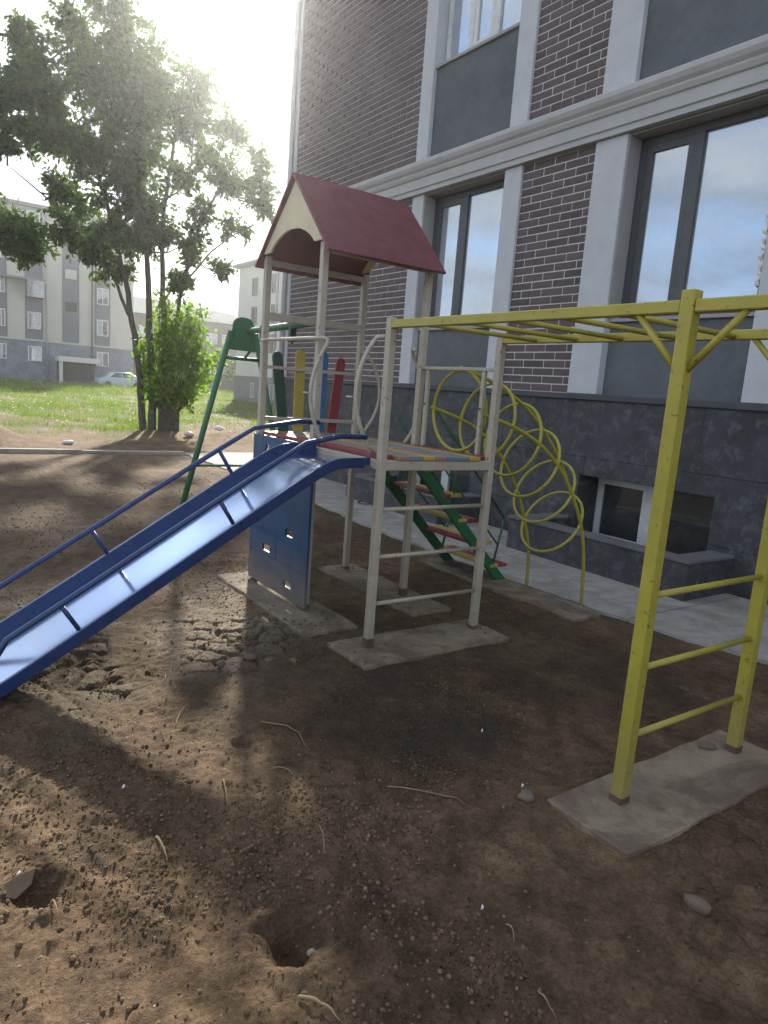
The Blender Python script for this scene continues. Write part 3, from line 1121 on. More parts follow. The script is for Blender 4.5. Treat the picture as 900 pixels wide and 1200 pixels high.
# roof: two red panels, ridge along X, two cream gables
YR, ZR_, ZE = 4.38, 2.86, 2.325
xa, xb = XF - .07, XR + .02
ya, yb = 3.86, 4.915
th = .018
for (ye, sgn) in ((ya, -1), (yb, 1)):
    n = Vector((0, sgn * (ZR_ - ZE), abs(ye - YR))).normalized() * th
    poly = [Vector((xa, YR, ZR_)), Vector((xb, YR, ZR_)), Vector((xb, ye, ZE)), Vector((xa, ye, ZE))]
    poly = [p - n * 0.5 for p in poly]
    if sgn > 0:
        poly = [p + Vector((0, .004, 0)) if i < 2 else p for i, p in enumerate(poly)]
    MB().prism(poly, n).build('roof_panel', 'red_roof', tower, 0.002)
for gxp in (XF - .045, XR - .05):
    sl = (ZR_ - ZE) / (YR - ya)
    low = 2.405
    out_ = []
    yl = ya + (low - ZE) / sl + .018
    yr_ = yb - (low - ZE) / sl - .018
    out_.append((yl, low))
    for k in range(15):
        u = k / 14
        yy = (yl + .13) + (yr_ - yl - .23) * u
        out_.append((yy, low + .118 * math.sin(math.pi * u) ** .75))
    out_.append((yr_, low))
    out_.append((YR, ZR_ - .035))
    MB().prism([(gxp, y, z) for y, z in out_], (.015, 0, 0)).build('gable_board', 'cream_board', tower)
MB().bar((XF + h, Y2, 2.36), (XR - h, Y2, 2.36), .03, .04).build('roof_rail', 'cream_paint', tower, 0.003)
MB().bar((XF + h, Y3, 2.36), (XR - h, Y3, 2.36), .03, .04).build('roof_rail', 'cream_paint', tower, 0.003)
# bolts and small plates
for (x, y, z) in ((2.69, Y3 - .026, 1.985),):
    MB().tube([(x, y, z), (x, y - .02, z)], .013, 6).build('bolt', 'bolt_steel', tower)
for x in (XF, XR):
    MB().box((x + h + .001, Y1 - .018, 1.80), (x + h + .006, Y1 + .018, 1.86)).build('bolt_plate', 'rust', tower)
# scuffed bare feet of the posts
for x, y in ((XF, Y1), (XR, Y1), (XR, Y2), (XR, Y3), (XF, Y2)):
    MB().box((x - h - .001, y - h - .001, -.03), (x + h + .001, y + h + .001, rng.uniform(.02, .07))).build('post_foot', 'rust', tower)

# ------------------------------------------------------------------ slide
slide = thing('slide', 'glossy blue metal slide with hand rails running down from the play tower', 'slide', (1.2, 3.62, 0))
SPY = [(2.235, 1.075), (2.03, 1.07), (1.93, 1.035), (.36, .045), (.22, -.005), (.10, -.012), (-.08, -.012)]
# smooth the bends
path = []
for i in range(len(SPY) - 1):
    a, b2 = SPY[i], SPY[i + 1]
    for k in range(10):
        path.append((a[0] + (b2[0] - a[0]) * k / 10, a[1] + (b2[1] - a[1]) * k / 10))
path.append(SPY[-1])
for _ in range(10):
    path = [path[0]] + [((path[i - 1][0] + path[i][0] * 2 + path[i + 1][0]) / 4, (path[i - 1][1] + path[i][1] * 2 + path[i + 1][1]) / 4) for i in range(1, len(path) - 1)] + [path[-1]]
SY0, SY1 = 3.285, 3.945


def offs(i, d):
    a = path[max(i - 1, 0)]
    c = path[min(i + 1, len(path) - 1)]
    tx, tz = c[0] - a[0], c[1] - a[1]
    ln = math.hypot(tx, tz)
    nx, nz = -tz / ln, tx / ln
    if nz < 0:
        nx, nz = -nx, -nz
    return path[i][0] + nx * d, path[i][1] + nz * d


def strip(y0, y1, d0, d1):
    mb = MB()
    for i in range(len(path)):
        x0, z0 = offs(i, d0)
        x1, z1 = offs(i, d1)
        mb.v += [(x0, y0, z0), (x0, y1, z0), (x1, y1, z1), (x1, y0, z1)]
    n = len(path)
    for i in range(n - 1):
        k = i * 4
        for j in range(4):
            mb.f.append((k + j, k + (j + 1) % 4, k + 4 + (j + 1) % 4, k + 4 + j))
    mb.f.append((0, 3, 2, 1))
    mb.f.append(((n - 1) * 4, (n - 1) * 4 + 1, (n - 1) * 4 + 2, (n - 1) * 4 + 3))
    return mb


strip(SY0 + .026, SY1 - .026, 0.0, .006).build('slide_bed', 'blue_slide', slide)
strip(SY0, SY0 + .022, -.008, .050).build('side_wall', 'blue_paint', slide, 0.003)
strip(SY1 - .025, SY1, -.010, .072).build('side_wall', 'blue_paint', slide, 0.003)


def at_path(x):
    for i in range(len(path) - 1):
        if path[i][0] >= x >= path[i + 1][0]:
            return i
    return len(path) - 1


for ys_, xs_ in ((SY1 - .012, (1.63, .86)), (SY0 + .012, (1.38, .66))):
    pts = [(2.25, ys_, 1.275), (2.10, ys_, 1.277)]
    if ys_ < 3.5:
        pts = [(2.20, ys_, 1.24), (2.03, ys_, 1.242)]
    for x in (1.9, 1.6, 1.2, .8, .55, .42):
        i = at_path(x)
        ox, oz = offs(i, .235 if ys_ > 3.5 else .205)
        pts.append((ox, ys_, oz))
    i = at_path(.33)
    ox, oz = offs(i, .11)
    pts.append((ox, ys_, oz))
    MB().tube(pts, .0145, 10).build('hand_rail', 'blue_paint', slide, 0, True)
    for x in xs_:
        i = at_path(x)
        a = offs(i, .055)
        b2 = offs(i, .235 if ys_ > 3.5 else .205)
        MB().tube([(a[0], ys_, a[1]), (b2[0], ys_, b2[1])], .0115, 8).build('rail_strut', 'blue_paint', slide, 0, True)
MB().box((2.19, SY0 - .004, 1.062), (2.232, SY0 + .03, 1.082)).build('mount_lug', 'bolt_steel', slide)

# ------------------------------------------------------------------ monkey bars
mk = thing('monkey_bars', 'yellow overhead monkey bars with ladder posts and corner braces', 'monkey bars', (2.69, 1.45, 0))
YM = 1.45
YE = -0.40
for x in (XF, XR):
    for y in (YM, YE):
        post(x, y, -.035, 1.925, .052, 'yellow_paint', mk)
        MB().box((x - .0275, y - .0275, -.03), (x + .0275, y + .0275, rng.uniform(.02, .04))).build('post_foot', 'rust', mk)
    MB().bar((x, YM + .027, 1.870), (x, Y1 - h - .001, 1.870), .040, .044).build('beam', 'yellow_paint', mk, 0.004)
    MB().bar((x, YE + .027, 1.870), (x, YM - .027, 1.870), .040, .044).build('beam', 'yellow_paint', mk, 0.004)
    for y, s in ((YM, 1), (YM, -1), (YE, 1)):
        MB().tube([(x, y + s * .02, 1.655), (x, y + s * .205, 1.852)], .013, 10).build('brace', 'yellow_paint', mk, 0, True)
y = 2.93
while y > YE + .1:
    if abs(y - YM) > .03:
        MB().tube([(XF + .02, y, 1.862), (XR - .02, y, 1.862)], .0125, 12).build('rung', 'yellow_paint', mk, 0, True)
    y -= .297
for z in (.335, .69, 1.02) if False else (.27, .545, .83):
    MB().tube([(XF + .03, YM, z), (XR - .03, YM, z)], .0125, 12).build('rung', 'yellow_paint', mk, 0, True)
    MB().tube([(XF + .03, YE, z), (XR - .03, YE, z)], .0125, 12).build('rung', 'yellow_paint', mk, 0, True)

# ------------------------------------------------------------------ stair
stair = thing('stair', 'green stair with red and yellow treads climbing to the play tower deck', 'stair', (3.7, 4.43, 0))
for y in (4.105, 4.775):
    MB().bar((3.155, y, 1.05), (4.235, y, -.03), .03, .085).build('stringer', 'green_paint', stair, 0.004)
for i in range(5):
    z = .945 - i * .2045
    x = 3.275 + i * .2
    a, b2 = ('red_paint', 'yellow_board') if i % 2 == 1 else ('yellow_board', 'red_paint')
    MB().box((x - .012, 4.085, z - .012), (x + .083, 4.795, z + .014)).build('tread', a, stair, 0.004)
    MB().box((x + .089, 4.085, z - .012), (x + .184, 4.795, z + .014)).build('tread', b2, stair, 0.004)
for y, xt in ((4.105, 3.20), (4.775, 3.26)):
    MB().tube([(xt, y, 1.56), (4.19, y, .53)], .010, 8).build('hand_rail', 'green_paint', stair, 0, True)
    MB().tube([(4.19, y, .53), (4.10, y, .10)], .010, 8).build('rail_post', 'green_paint', stair, 0, True)
    MB().tube([(3.30, y, 1.13), (4.145, y, .305)], .008, 8).build('lower_rail', 'green_paint', stair, 0, True)
    MB().tube([(3.62, y, 1.12), (3.60, y, .62)], .008, 8).build('rail_post', 'green_paint', stair, 0, True)

# ------------------------------------------------------------------ ring climber
ring = thing('ring_climber', 'yellow tunnel of six metal rings arching from the deck to the ground', 'climber', (3.8, 3.62, 0))
C6 = [(3.15, 1.412), (3.415, 1.354), (3.685, 1.231), (3.892, 1.06), (4.083, .844), (4.212, .60)]
ANG = [90, 80, 77, 68, 60, 57]      # tilt of each ring above the horizontal
RR = .268
for (cx, cz), an in zip(C6, ANG):
    t = math.radians(an)
    u = Vector((math.cos(t), 0, math.sin(t)))
    pts = [Vector((cx, 3.62, cz)) + u * RR * math.sin(2 * math.pi * k / 48) + Vector((0, RR, 0)) * math.cos(2 * math.pi * k / 48) for k in range(48)]
    MB().tube(pts, .0115, 10, True).build('ring', 'yellow_paint', ring, 0, True)


def smooth_path(p, it=3):
    p = [Vector(q) for q in p]
    for _ in range(it):
        r = [p[0]]
        for i in range(len(p) - 1):
            r += [p[i].lerp(p[i + 1], .25), p[i].lerp(p[i + 1], .75)]
        p = r + [p[-1]]
    return p


near_t = [(3.13, 3.35, 1.405), (3.39, 3.35, 1.345), (3.66, 3.35, 1.245), (3.90, 3.35, 1.085), (4.06, 3.35, .91), (4.24, 3.35, .64), (4.33, 3.35, .33), (4.36, 3.35, -.03)]
far_t = [(3.13, 3.89, 1.42), (3.41, 3.89, 1.35), (3.60, 3.89, 1.275), (3.80, 3.89, 1.15), (4.08, 3.89, .83), (4.25, 3.89, .45), (4.31, 3.89, .2), (4.31, 3.89, -.03)]
top_t = [(3.13, 3.62, 1.70), (3.43, 3.62, 1.635), (3.77, 3.62, 1.49), (4.01, 3.62, 1.315), (4.24, 3.62, 1.075), (4.44, 3.62, .77)]
for tt in (near_t, far_t, top_t):
    MB().tube(smooth_path(tt), .014, 10).build('arch_tube', 'yellow_paint', ring, 0, True)

# ------------------------------------------------------------------ swing arm
swing = thing('swing_frame', 'green swing frame with rounded top plate and beam fixed to the tower', 'swing frame', (2.91, 6.7, 0))
sx, sy, sz = 2.905, 6.70, 1.99
pts = []
for k in range(13):
    a = math.pi * k / 12
    pts.append((sx + .115 * math.copysign(abs(math.cos(a)) ** .8, math.cos(a)), sy - .012, 2.015 + .11 * math.sin(a) ** .8 if math.sin(a) > 0 else 2.015))
pts += [(sx - .18, sy - .012, 1.80), (sx + .18, sy - .012, 1.80)]
MB().prism(pts, (0, .024, 0)).build('top_plate', 'green_paint', swing, 0.003)
MB().tube([(sx - .13, sy, 1.98), (sx - .655, sy, -.09)], .029, 12).build('leg', 'green_paint', swing, 0, True)
MB().tube([(sx + .13, sy, 1.98), (sx + .655, sy, -.09)], .029, 12).build('leg', 'green_paint', swing, 0, True)
MB().tube([(sx - .20, sy, 1.72), (sx + .20, sy, 1.72)], .018, 10).build('cross_brace', 'green_paint', swing, 0, True)
MB().tube([(sx + .02, sy, 1.72), (sx + .10, sy, 1.83)], .014, 10).build('cross_brace', 'green_paint', swing, 0, True)
MB().tube([(sx - .44, sy, .64), (sx + .44, sy, .64)], .012, 10).build('cross_brace', 'green_paint', swing, 0, True)
MB().tube([(2.955, 6.68, 1.995), (2.69, Y3 + .03, 1.985)], .030, 14).build('beam', 'green_paint', swing, 0, True)
for q in (.27, .73):
    bx, by, bz = 2.955 + (2.69 - 2.955) * q, 6.68 + (Y3 + .03 - 6.68) * q, 1.992
    MB().box((bx - .03, by - .018, bz - .115), (bx + .03, by + .018, bz + .035)).build('hanger', 'dark_green_paint', swing, 0.004)
    MB().tube([(bx, by, bz - .115), (bx, by, bz - .15)], .012, 8).build('hook', 'bolt_steel', swing, 0, True)

# ------------------------------------------------------------------ concrete pads
pad_labels = ['rough concrete pad under the blue side board', 'rough concrete pad under the front ladder of the play tower', 'narrow concrete pad under the two tower posts next to the building',
              'broad concrete pad at the foot of the yellow ladder posts', 'long concrete pad under the stair and ring climber']
for (x0, x1, y0, y1), lab in zip(PADS, pad_labels):
    n = 11
    pts = []
    cs = [(x0, y0), (x1, y0), (x1, y1), (x0, y1)]
    for k in range(4):
        a, c = cs[k], cs[(k + 1) % 4]
        for q in range(n):
            u = q / n
            jx, jy = rng.uniform(-.006, .006), rng.uniform(-.006, .006)
            if q == 0:
                cxm, cym = (x0 + x1) / 2, (y0 + y1) / 2
                jx += (cxm - a[0]) / abs(cxm - a[0]) * .004
                jy += (cym - a[1]) / abs(cym - a[1]) * .004
            pts.append((a[0] + (c[0] - a[0]) * u + jx, a[1] + (c[1] - a[1]) * u + jy))
    bmm = bmesh.new()
    bot = [bmm.verts.new((x, y, -.11)) for x, y in pts]
    topv = [bmm.verts.new((x, y, -.003 + rng.uniform(-.005, .002))) for x, y in pts]
    inner = []
    cxm, cym = (x0 + x1) / 2, (y0 + y1) / 2
    for (x, y) in pts:
        inner.append(bmm.verts.new((x + (cxm - x) / max(.01, abs(cxm - x)) * min(.008, abs(cxm - x)), y + (cym - y) / max(.01, abs(cym - y)) * min(.008, abs(cym - y)), .001)))
    m = len(pts)
    for k in range(m):
        j = (k + 1) % m
        bmm.faces.new((bot[k], bot[j], topv[j], topv[k]))
        bmm.faces.new((topv[k], topv[j], inner[j], inner[k]))
    bmm.faces.new(inner)
    bmesh.ops.recalc_face_normals(bmm, faces=bmm.faces)
    me = bpy.data.meshes.new('concrete_pad')
    bmm.to_mesh(me)
    bmm.free()
    me.materials.append(MATS['pad_concrete'])
    tag(link('concrete_pad', me), lab, 'concrete pad')

# ------------------------------------------------------------------ tree
def leaf_cloud(sprays, size, seed, droop=0.3):
    """sprays: list of (start, end, count): leaves set along short twigs"""
    r = np.random.RandomState(seed)
    P, D = [], []
    for (a, b2, n, spread) in sprays:
        u = r.rand(n) ** 0.8
        a, b2 = np.array(a), np.array(b2)
        P.append(a + (b2 - a) * u[:, None] + r.normal(0, spread, (n, 3)))
        D.append(np.tile((b2 - a) / (np.linalg.norm(b2 - a) + 1e-6), (n, 1)))
    P = np.concatenate(P)
    D = np.concatenate(D)
    n = len(P)
    ax = D * 0.5 + r.normal(0, .55, (n, 3))
    ax[:, 2] -= droop
    ax /= np.linalg.norm(ax, axis=1)[:, None]
    side = np.cross(ax, r.normal(0, 1, (n, 3)))
    side /= np.linalg.norm(side, axis=1)[:, None]
    up = np.cross(ax, side)
    ln = size * r.uniform(.45, 1.5, n)[:, None]
    wd = ln * r.uniform(.42, .58, n)[:, None]
    v0 = P
    v1 = P + ax * ln * .5 + side * wd * .5 + up * ln * .08
    v2 = P + ax * ln
    v3 = P + ax * ln * .5 - side * wd * .5 + up * ln * .08
    V = np.stack([v0, v1, v2, v3], 1).reshape(-1, 3)
    F = np.arange(4 * n).reshape(-1, 4)
    return V, F


TB = Vector((5.58, 18.2, .08))
tree = thing('broadleaf_tree', 'tall multi-stemmed leafy tree on the grass behind the kerb', 'tree', tuple(TB))
trunk = MB()
STEMS = [  # (x, y, z, radius) polylines
    [(5.30, 18.3, -.1, .17), (5.22, 18.3, 1.2, .14), (5.02, 18.3, 2.6, .12), (4.80, 18.4, 3.9, .10), (4.35, 18.5, 5.6, .08), (3.85, 18.4, 7.2, .05), (3.55, 18.3, 8.6, .02)],
    [(5.48, 18.1, -.1, .19), (5.45, 18.1, 1.3, .16), (5.30, 18.0, 2.8, .13), (5.22, 18.0, 4.4, .10), (5.05, 18.1, 6.3, .075), (4.80, 18.2, 8.2, .045), (4.55, 18.2, 9.5, .015)],
    [(5.74, 18.2, -.1, .17), (5.80, 18.2, 1.2, .14), (5.76, 18.2, 2.6, .12), (5.68, 18.3, 4.0, .10), (5.75, 18.4, 5.8, .08), (6.0, 18.4, 7.4, .05), (6.2, 18.4, 8.8, .02)],
    [(5.78, 18.4, -.1, .13), (5.95, 18.5, 1.3, .11), (6.12, 18.5, 2.6, .095), (6.32, 18.5, 4.0, .08), (6.75, 18.6, 5.4, .06), (7.35, 18.6, 6.7, .035), (8.0, 18.5, 7.6, .015)],
    [(4.95, 18.45, 2.9, .07), (4.5, 18.6, 4.0, .06), (3.8, 18.7, 4.8, .045), (3.0, 18.6, 5.4, .03), (2.3, 18.5, 5.8, .012)],
    [(6.25, 18.5, 3.7, .05), (6.9, 18.4, 4.7, .04), (7.7, 18.3, 5.4, .03), (8.6, 18.2, 5.9, .012)],
]
for st in STEMS:
    pts = smooth_path([p[:3] for p in st], 2)
    rad = np.interp(np.linspace(0, 1, len(pts)), np.linspace(0, 1, len(st)), [p[3] for p in st])
    trunk.tube([p + Vector((rng.uniform(-.02, .02), rng.uniform(-.02, .02), 0)) for p in pts], list(rad * .62), 9)
trunk.build('trunk', 'bark', tree, 0, True)
# crown clumps (x, z, radius, density)
CL = [(4.06, 9.24, 0.5, 1), (3.61, 9, 0.45, 1), (4.43, 9.01, 0.57, 1), (3.88, 8.57, 0.64, 1), (4.63, 8.44, 0.68, 1), (4.07, 7.91, 0.8, 1), (4.83, 7.76, 0.86, 1), (4.07, 7.09, 0.86, 1), (4.94, 6.94, 0.91, 1), (4.26, 6.31, 0.86, 1), (5.15, 6.23, 0.86, 1), (4.56, 5.61, 0.8, 1), (5.37, 5.49, 0.68, 1), (3.89, 5.47, 0.57, 1), (2.59, 8.7, 0.2, 1.1), (2.63, 8.38, 0.3, 1.1), (2.83, 7.98, 0.45, 1.1), (2.53, 7.63, 0.45, 1.1), (2.24, 7.38, 0.45, 1.1), (3.17, 7.56, 0.59, 1.1), (2.65, 7.07, 0.59, 1.1), (1.91, 6.86, 0.57, 1.1), (3.34, 6.9, 0.64, 1.1), (2.31, 6.46, 0.5, 1.1), (2.9, 6.43, 0.55, 1.1), (3.43, 6.11, 0.59, 1.1), (1.82, 6.33, 0.45, 1.1), (3.34, 5.63, 0.32, 1.1), (5.31, 8.74, 0.45, 0.65), (5.82, 8.7, 0.41, 0.65), (6.56, 8.73, 0.36, 0.65), (5.63, 8.08, 0.59, 0.65), (6.37, 7.99, 0.55, 0.65), (6.86, 8.48, 0.23, 0.65), (7.04, 7.78, 0.45, 0.65), (6.07, 7.23, 0.59, 0.65), (7.58, 7.71, 0.27, 0.65), (6.84, 7.02, 0.5, 0.65), (7.77, 7.13, 0.45, 0.65), (8.24, 7.35, 0.25, 0.65), (6.2, 6.36, 0.5, 0.65), (7.21, 6.38, 0.45, 0.65), (8.15, 6.69, 0.41, 0.65), (8.77, 6.83, 0.25, 0.65), (8.67, 6.26, 0.27, 0.65), (7.82, 5.98, 0.36, 0.65), (6.66, 5.75, 0.41, 0.65), (8.08, 5.54, 0.2, 0.65), (7.2, 5.43, 0.2, 0.65), (2.28, 4.32, 0.41, 1.0), (2.89, 4.34, 0.45, 1.0), (3.52, 4.55, 0.5, 1.0), (4.18, 4.67, 0.5, 1.0), (1.87, 4.33, 0.45, 1.0), (4.77, 4.58, 0.41, 1.0), (2.62, 3.92, 0.2, 1.0), (3.99, 4.15, 0.2, 1.0), (4.48, 4.04, 0.25, 1.0), (5.07, 4.83, 0.55, 1.0), (6.02, 4.7, 0.41, 1.0), (6.58, 4.59, 0.3, 1.0), (5.69, 5.05, 0.5, 1.0), (7.05, 4.28, 0.18, 1.0), (6.48, 4.04, 0.16, 1.0), (6.04, 3.87, 0.16, 1.0), (4.88, 3.94, 0.23, 1.0)]
cr_rng = np.random.RandomState(5)
sprays = []
brn = MB()
stem_pts = [Vector(p[:3]) for st in STEMS for p in st[2:]]
node_pts = list(stem_pts)
CL.sort(key=lambda q: math.hypot(q[0] - 5.4, (q[1] - 6) * .7))
for (x, z, r, dn) in CL:
    yo = 18.35 + cr_rng.normal(0, .75) * min(1, r + .3)
    c = np.array([x, yo, z])
    cv = Vector(c)
    q = min(node_pts, key=lambda s: (s - cv).length)
    node_pts.append(cv)
    mid = q.lerp(cv, .5) + Vector((0, 0, -.12))
    brn.tube([q, mid, cv], [.026, .02, .012], 5)
    nt_ = int((34 * r * r + 22 * r + 6) * dn)
    for k in range(nt_):
        d = cr_rng.normal(0, 1, 3)
        d /= np.linalg.norm(d)
        d[1] *= 1.15
        d[2] = d[2] * .9 + .08
        rad = r * cr_rng.uniform(.5, 1.45) * (1.5 if r < .3 else 1.0)
        e = c + d * rad
        s0 = c + d * rad * cr_rng.uniform(.1, .45)
        sprays.append((s0, e, int(30 + 24 * cr_rng.rand()), .06))
        if k % 4 == 0:
            brn.tube([cv, Vector(s0), Vector(e)], [.012, .008, .004], 4, cap=False)
stuff(brn.build('branches', 'bark', tree))
V, F = leaf_cloud(sprays, .125, 21, .35)
link('crown', np_mesh('crown', V, F, 'tree_leaf'), tree)
# suckers at the foot of the tree
shrub = thing('shrub', 'bright green bushy suckers growing round the tree trunk', 'shrub', (5.95, 18.0, .05))
sprays = []
st = MB()
for k in range(70):
    a = cr_rng.uniform(0, 2 * math.pi)
    b0 = np.array([5.85 + .25 * math.cos(a), 18.0 + .25 * math.sin(a), .6])
    hh = cr_rng.uniform(1.0, 3.5)
    ww = (1.12 if hh < 2.9 else .75) * math.sqrt(cr_rng.rand()) * (1.0 - .25 * abs(hh - 2.1)) * cr_rng.uniform(.7, 1.25)
    e = np.array([5.98 + ww * 1.1 * math.cos(a), 17.95 + ww * .9 * math.sin(a), hh])
    s0 = b0 + (e - b0) * .45
    sprays.append((s0, e, int(60 + 50 * cr_rng.rand()), .11))
    st.tube([Vector(b0) - Vector((0, 0, .6)), Vector(b0), Vector(s0), Vector(e)], [.018, .016, .01, .004], 4, cap=False)
stuff(st.build('stems', 'bark', shrub))
V, F = leaf_cloud(sprays, .13, 22, .2)
link('foliage', np_mesh('foliage', V, F, 'shrub_leaf'), shrub)

# ------------------------------------------------------------------ meadow grass
def blades(n, xr, yr, seed, hmin, hmax, wd):
    r = np.random.RandomState(seed)
    # more blades close by
    y = yr[0] * (yr[1] / yr[0]) ** r.rand(n)
    half = .40 * y + 3
    x = r.uniform(-1, 1, n) * half + y * .32
    m = (x > xr[0]) & (x < xr[1])
    x, y = x[m], y[m]
    tm = sstep(15.5, 21, y + 3.2 * (fbm(x, y, .6, 4) - .5)) * sstep(.38, .54, fbm(x + 5, y, .8, 5) + .10 * sstep(18, 32, y))
    ok = r.rand(len(x)) < tm
    ok &= ~((x > 5.9) & (y < 15))
    x, y = x[ok], y[ok]
    z = ground_height(x, y)
    n = len(x)
    tall = .55 + .9 * sstep(.45, .7, fbm(x, y + 9, .5, 3))
    hgt = r.uniform(hmin, hmax, n) * tall * (1 + .02 * (y - 18))
    a = r.uniform(0, 2 * math.pi, n)
    w_ = wd * (1 + .045 * (y - 15))
    dx, dy = np.cos(a) * w_, np.sin(a) * w_
    lx, ly = r.normal(0, .35, n) * hgt, r.normal(0, .35, n) * hgt
    V = np.stack([np.stack([x - dx, y - dy, z - .02], 1), np.stack([x + dx, y + dy, z - .02], 1), np.stack([x + lx, y + ly, z + hgt], 1)], 1).reshape(-1, 3)
    return V, np.arange(len(V)).reshape(-1, 3)


V, F = blades(150000, (-14, 60), (14.5, 75), 4, .06, .22, .006)
o = link('grass', np_mesh('grass', V, F, 'grass_blade'))
tag(o, 'green meadow grass between the kerb and the far buildings', 'grass')
stuff(o)
# pale flower heads and scraps through the meadow
r = np.random.RandomState(9)
pv, pf = [], []
for k in range(900):
    y = 18 * (62 / 18) ** r.rand()
    x = y * .32 + r.uniform(-1, 1) * (.36 * y + 2)
    if fbm(np.array([x]), np.array([y]), .5, 3)[0] < .48:
        continue
    z = gz(x, y) + r.uniform(.08, .25)
    s = r.uniform(.015, .035) * (1 + .03 * (y - 18))
    b0 = len(pv)
    pv += [(x - s, y, z), (x, y - s, z + s * .6), (x + s, y, z), (x, y + s, z + s * .6), (x, y, z + s)]
    pf += [(b0, b0 + 1, b0 + 4), (b0 + 1, b0 + 2, b0 + 4), (b0 + 2, b0 + 3, b0 + 4), (b0 + 3, b0, b0 + 4)]
o = link('wildflowers', np_mesh('wildflowers', pv, pf, 'petal'))
tag(o, 'tiny pale flower heads scattered through the meadow', 'flowers')
stuff(o)

# ------------------------------------------------------------------ far buildings
def quad_window(parent, x0, x1, z0, z1, y, light=False, axis='y', split=.5, frame='frame_white'):
    """window on a far facade; axis y: facade faces -Y, axis x: facade faces -X (x0,x1 run along Y)"""
    t = .07
    d = .06

    def bx(mb, a, b2, c, e, p, q):
        if axis == 'y':
            mb.box((a, y + p, c), (b2, y + q, e))
        else:
            mb.box((y + p, a, c), (y + q, b2, e))
    f = MB()
    bx(f, x0, x0 + t, z0, z1, -d, .02)
    bx(f, x1 - t, x1, z0, z1, -d, .02)
    bx(f, x0 + t, x1 - t, z0, z0 + t, -d, .02)
    bx(f, x0 + t, x1 - t, z1 - t, z1, -d, .02)
    xm = x0 + (x1 - x0) * split
    bx(f, xm - .035, xm + .035, z0 + t, z1 - t, -d, .02)
    fo = f.build('window', frame, parent)
    for k, (a, c) in enumerate(((x0 + t, xm - .035), (xm + .035, x1 - t))):
        g = MB()
        bx(g, a, c, z0 + t, z1 - t, -.025, .01)
        g.build('pane', 'far_glass_light' if (light and k == 0) else 'far_glass', fo)


FY = 65.0
far = thing('apartment_block', 'grey and cream striped apartment block with worn blue-grey base', 'building', (10, FY + 5, 0))
GZF = .1
MB().box((-6, FY, -.3), (17.8, FY + 11, 14.1)).build('wall', 'far_cream', far)
MB().prism([(-6.4, FY - .5, 14.1), (-6.4, FY + 11.5, 14.1), (-6.4, FY + 5.5, 15.6)], (24.6, 0, 0)).build('roof', 'far_brown', far)
MB().box((-6.4, FY - .55, 13.85), (18.2, FY - .02, 14.08)).build('eaves', 'far_grey', far)
MB().box((-6, FY - .10, -.3), (11.52, FY - .002, 3.45)).build('base_course', 'far_base', far)
MB().box((14.55, FY - .10, -.3), (17.8, FY - .002, 3.45)).build('base_course', 'far_base', far)
MB().box((11.525, FY - .10, 2.25), (14.545, FY - .002, 3.45)).build('base_course', 'far_base', far)
MB().box((-6, FY - .16, 3.455), (17.8, FY - .002, 3.60)).build('string_course', 'far_cream', far)
for (x0, x1) in ((-4.9, -3.6), (-2.4, -1.1), (.2, 1.5), (2.8, 4.1), (5.4, 6.7), (7.0, 7.9), (9.2, 10.5), (12.0, 13.3), (14.55, 15.8), (16.6, 17.5) if False else (-7.5, -6.2)):
    if x0 < -6:
        continue
    MB().box((x0, FY - .07, 3.62), (x1, FY - .003, 13.6)).build('wall_strip', 'far_grey', far)
    stairw = abs(x0 - 12.0) < .01
    for fl in range(4):
        z0 = 4.42 + fl * 2.62 + (1.0 if stairw else 0)
        if stairw:
            if fl in (0, 1, 2):
                MB().box((x0 + .2, FY - .12, z0 + .75), (x1 - .2, FY - .071, z0 + 1.5)).build('landing_vent', 'far_cream' if fl == 1 else 'shutter', far)
        else:
            quad_window(far, x0 + .15, x1 - .15, z0, z0 + 1.35, FY - .075, (fl + int(x0)) % 2 == 0)
    if not stairw:
        quad_window(far, x0 + .15, x1 - .1, 1.85, 3.05, FY - .11, True)
# glazed balcony bay
MB().box((7.0, FY - .9, 8.2), (10.55, FY - .09, 8.35)).build('balcony_floor', 'far_plinth', far)
MB().box((9.25, FY - .88, 6.9), (10.5, FY - .09, 8.2)).build('balcony', 'far_glass', far)
# entrance
MB().box((11.4, FY - 1.6, 2.0), (14.65, FY - .12, 2.42)).build('entrance_canopy', 'far_white', far)
MB().box((11.5, FY - 1.5, -.2), (11.75, FY - 1.2, 2.0)).build('canopy_post', 'far_white', far)
MB().box((11.53, FY - .06, -.3), (14.54, FY - .004, 2.24)).build('entrance_recess', 'shutter', far)
MB().box((12.3, FY - .14, -.2), (13.4, FY - .065, 1.9)).build('door', 'frame_dark', far)
for x in (10.75, 14.3, 4.7):
    MB().tube([(x, FY - .22, -.2), (x, FY - .22, 13.8)], .07, 8).build('downpipe', 'far_brown' if x > 14 else 'pipe_grey', far, 0, True)

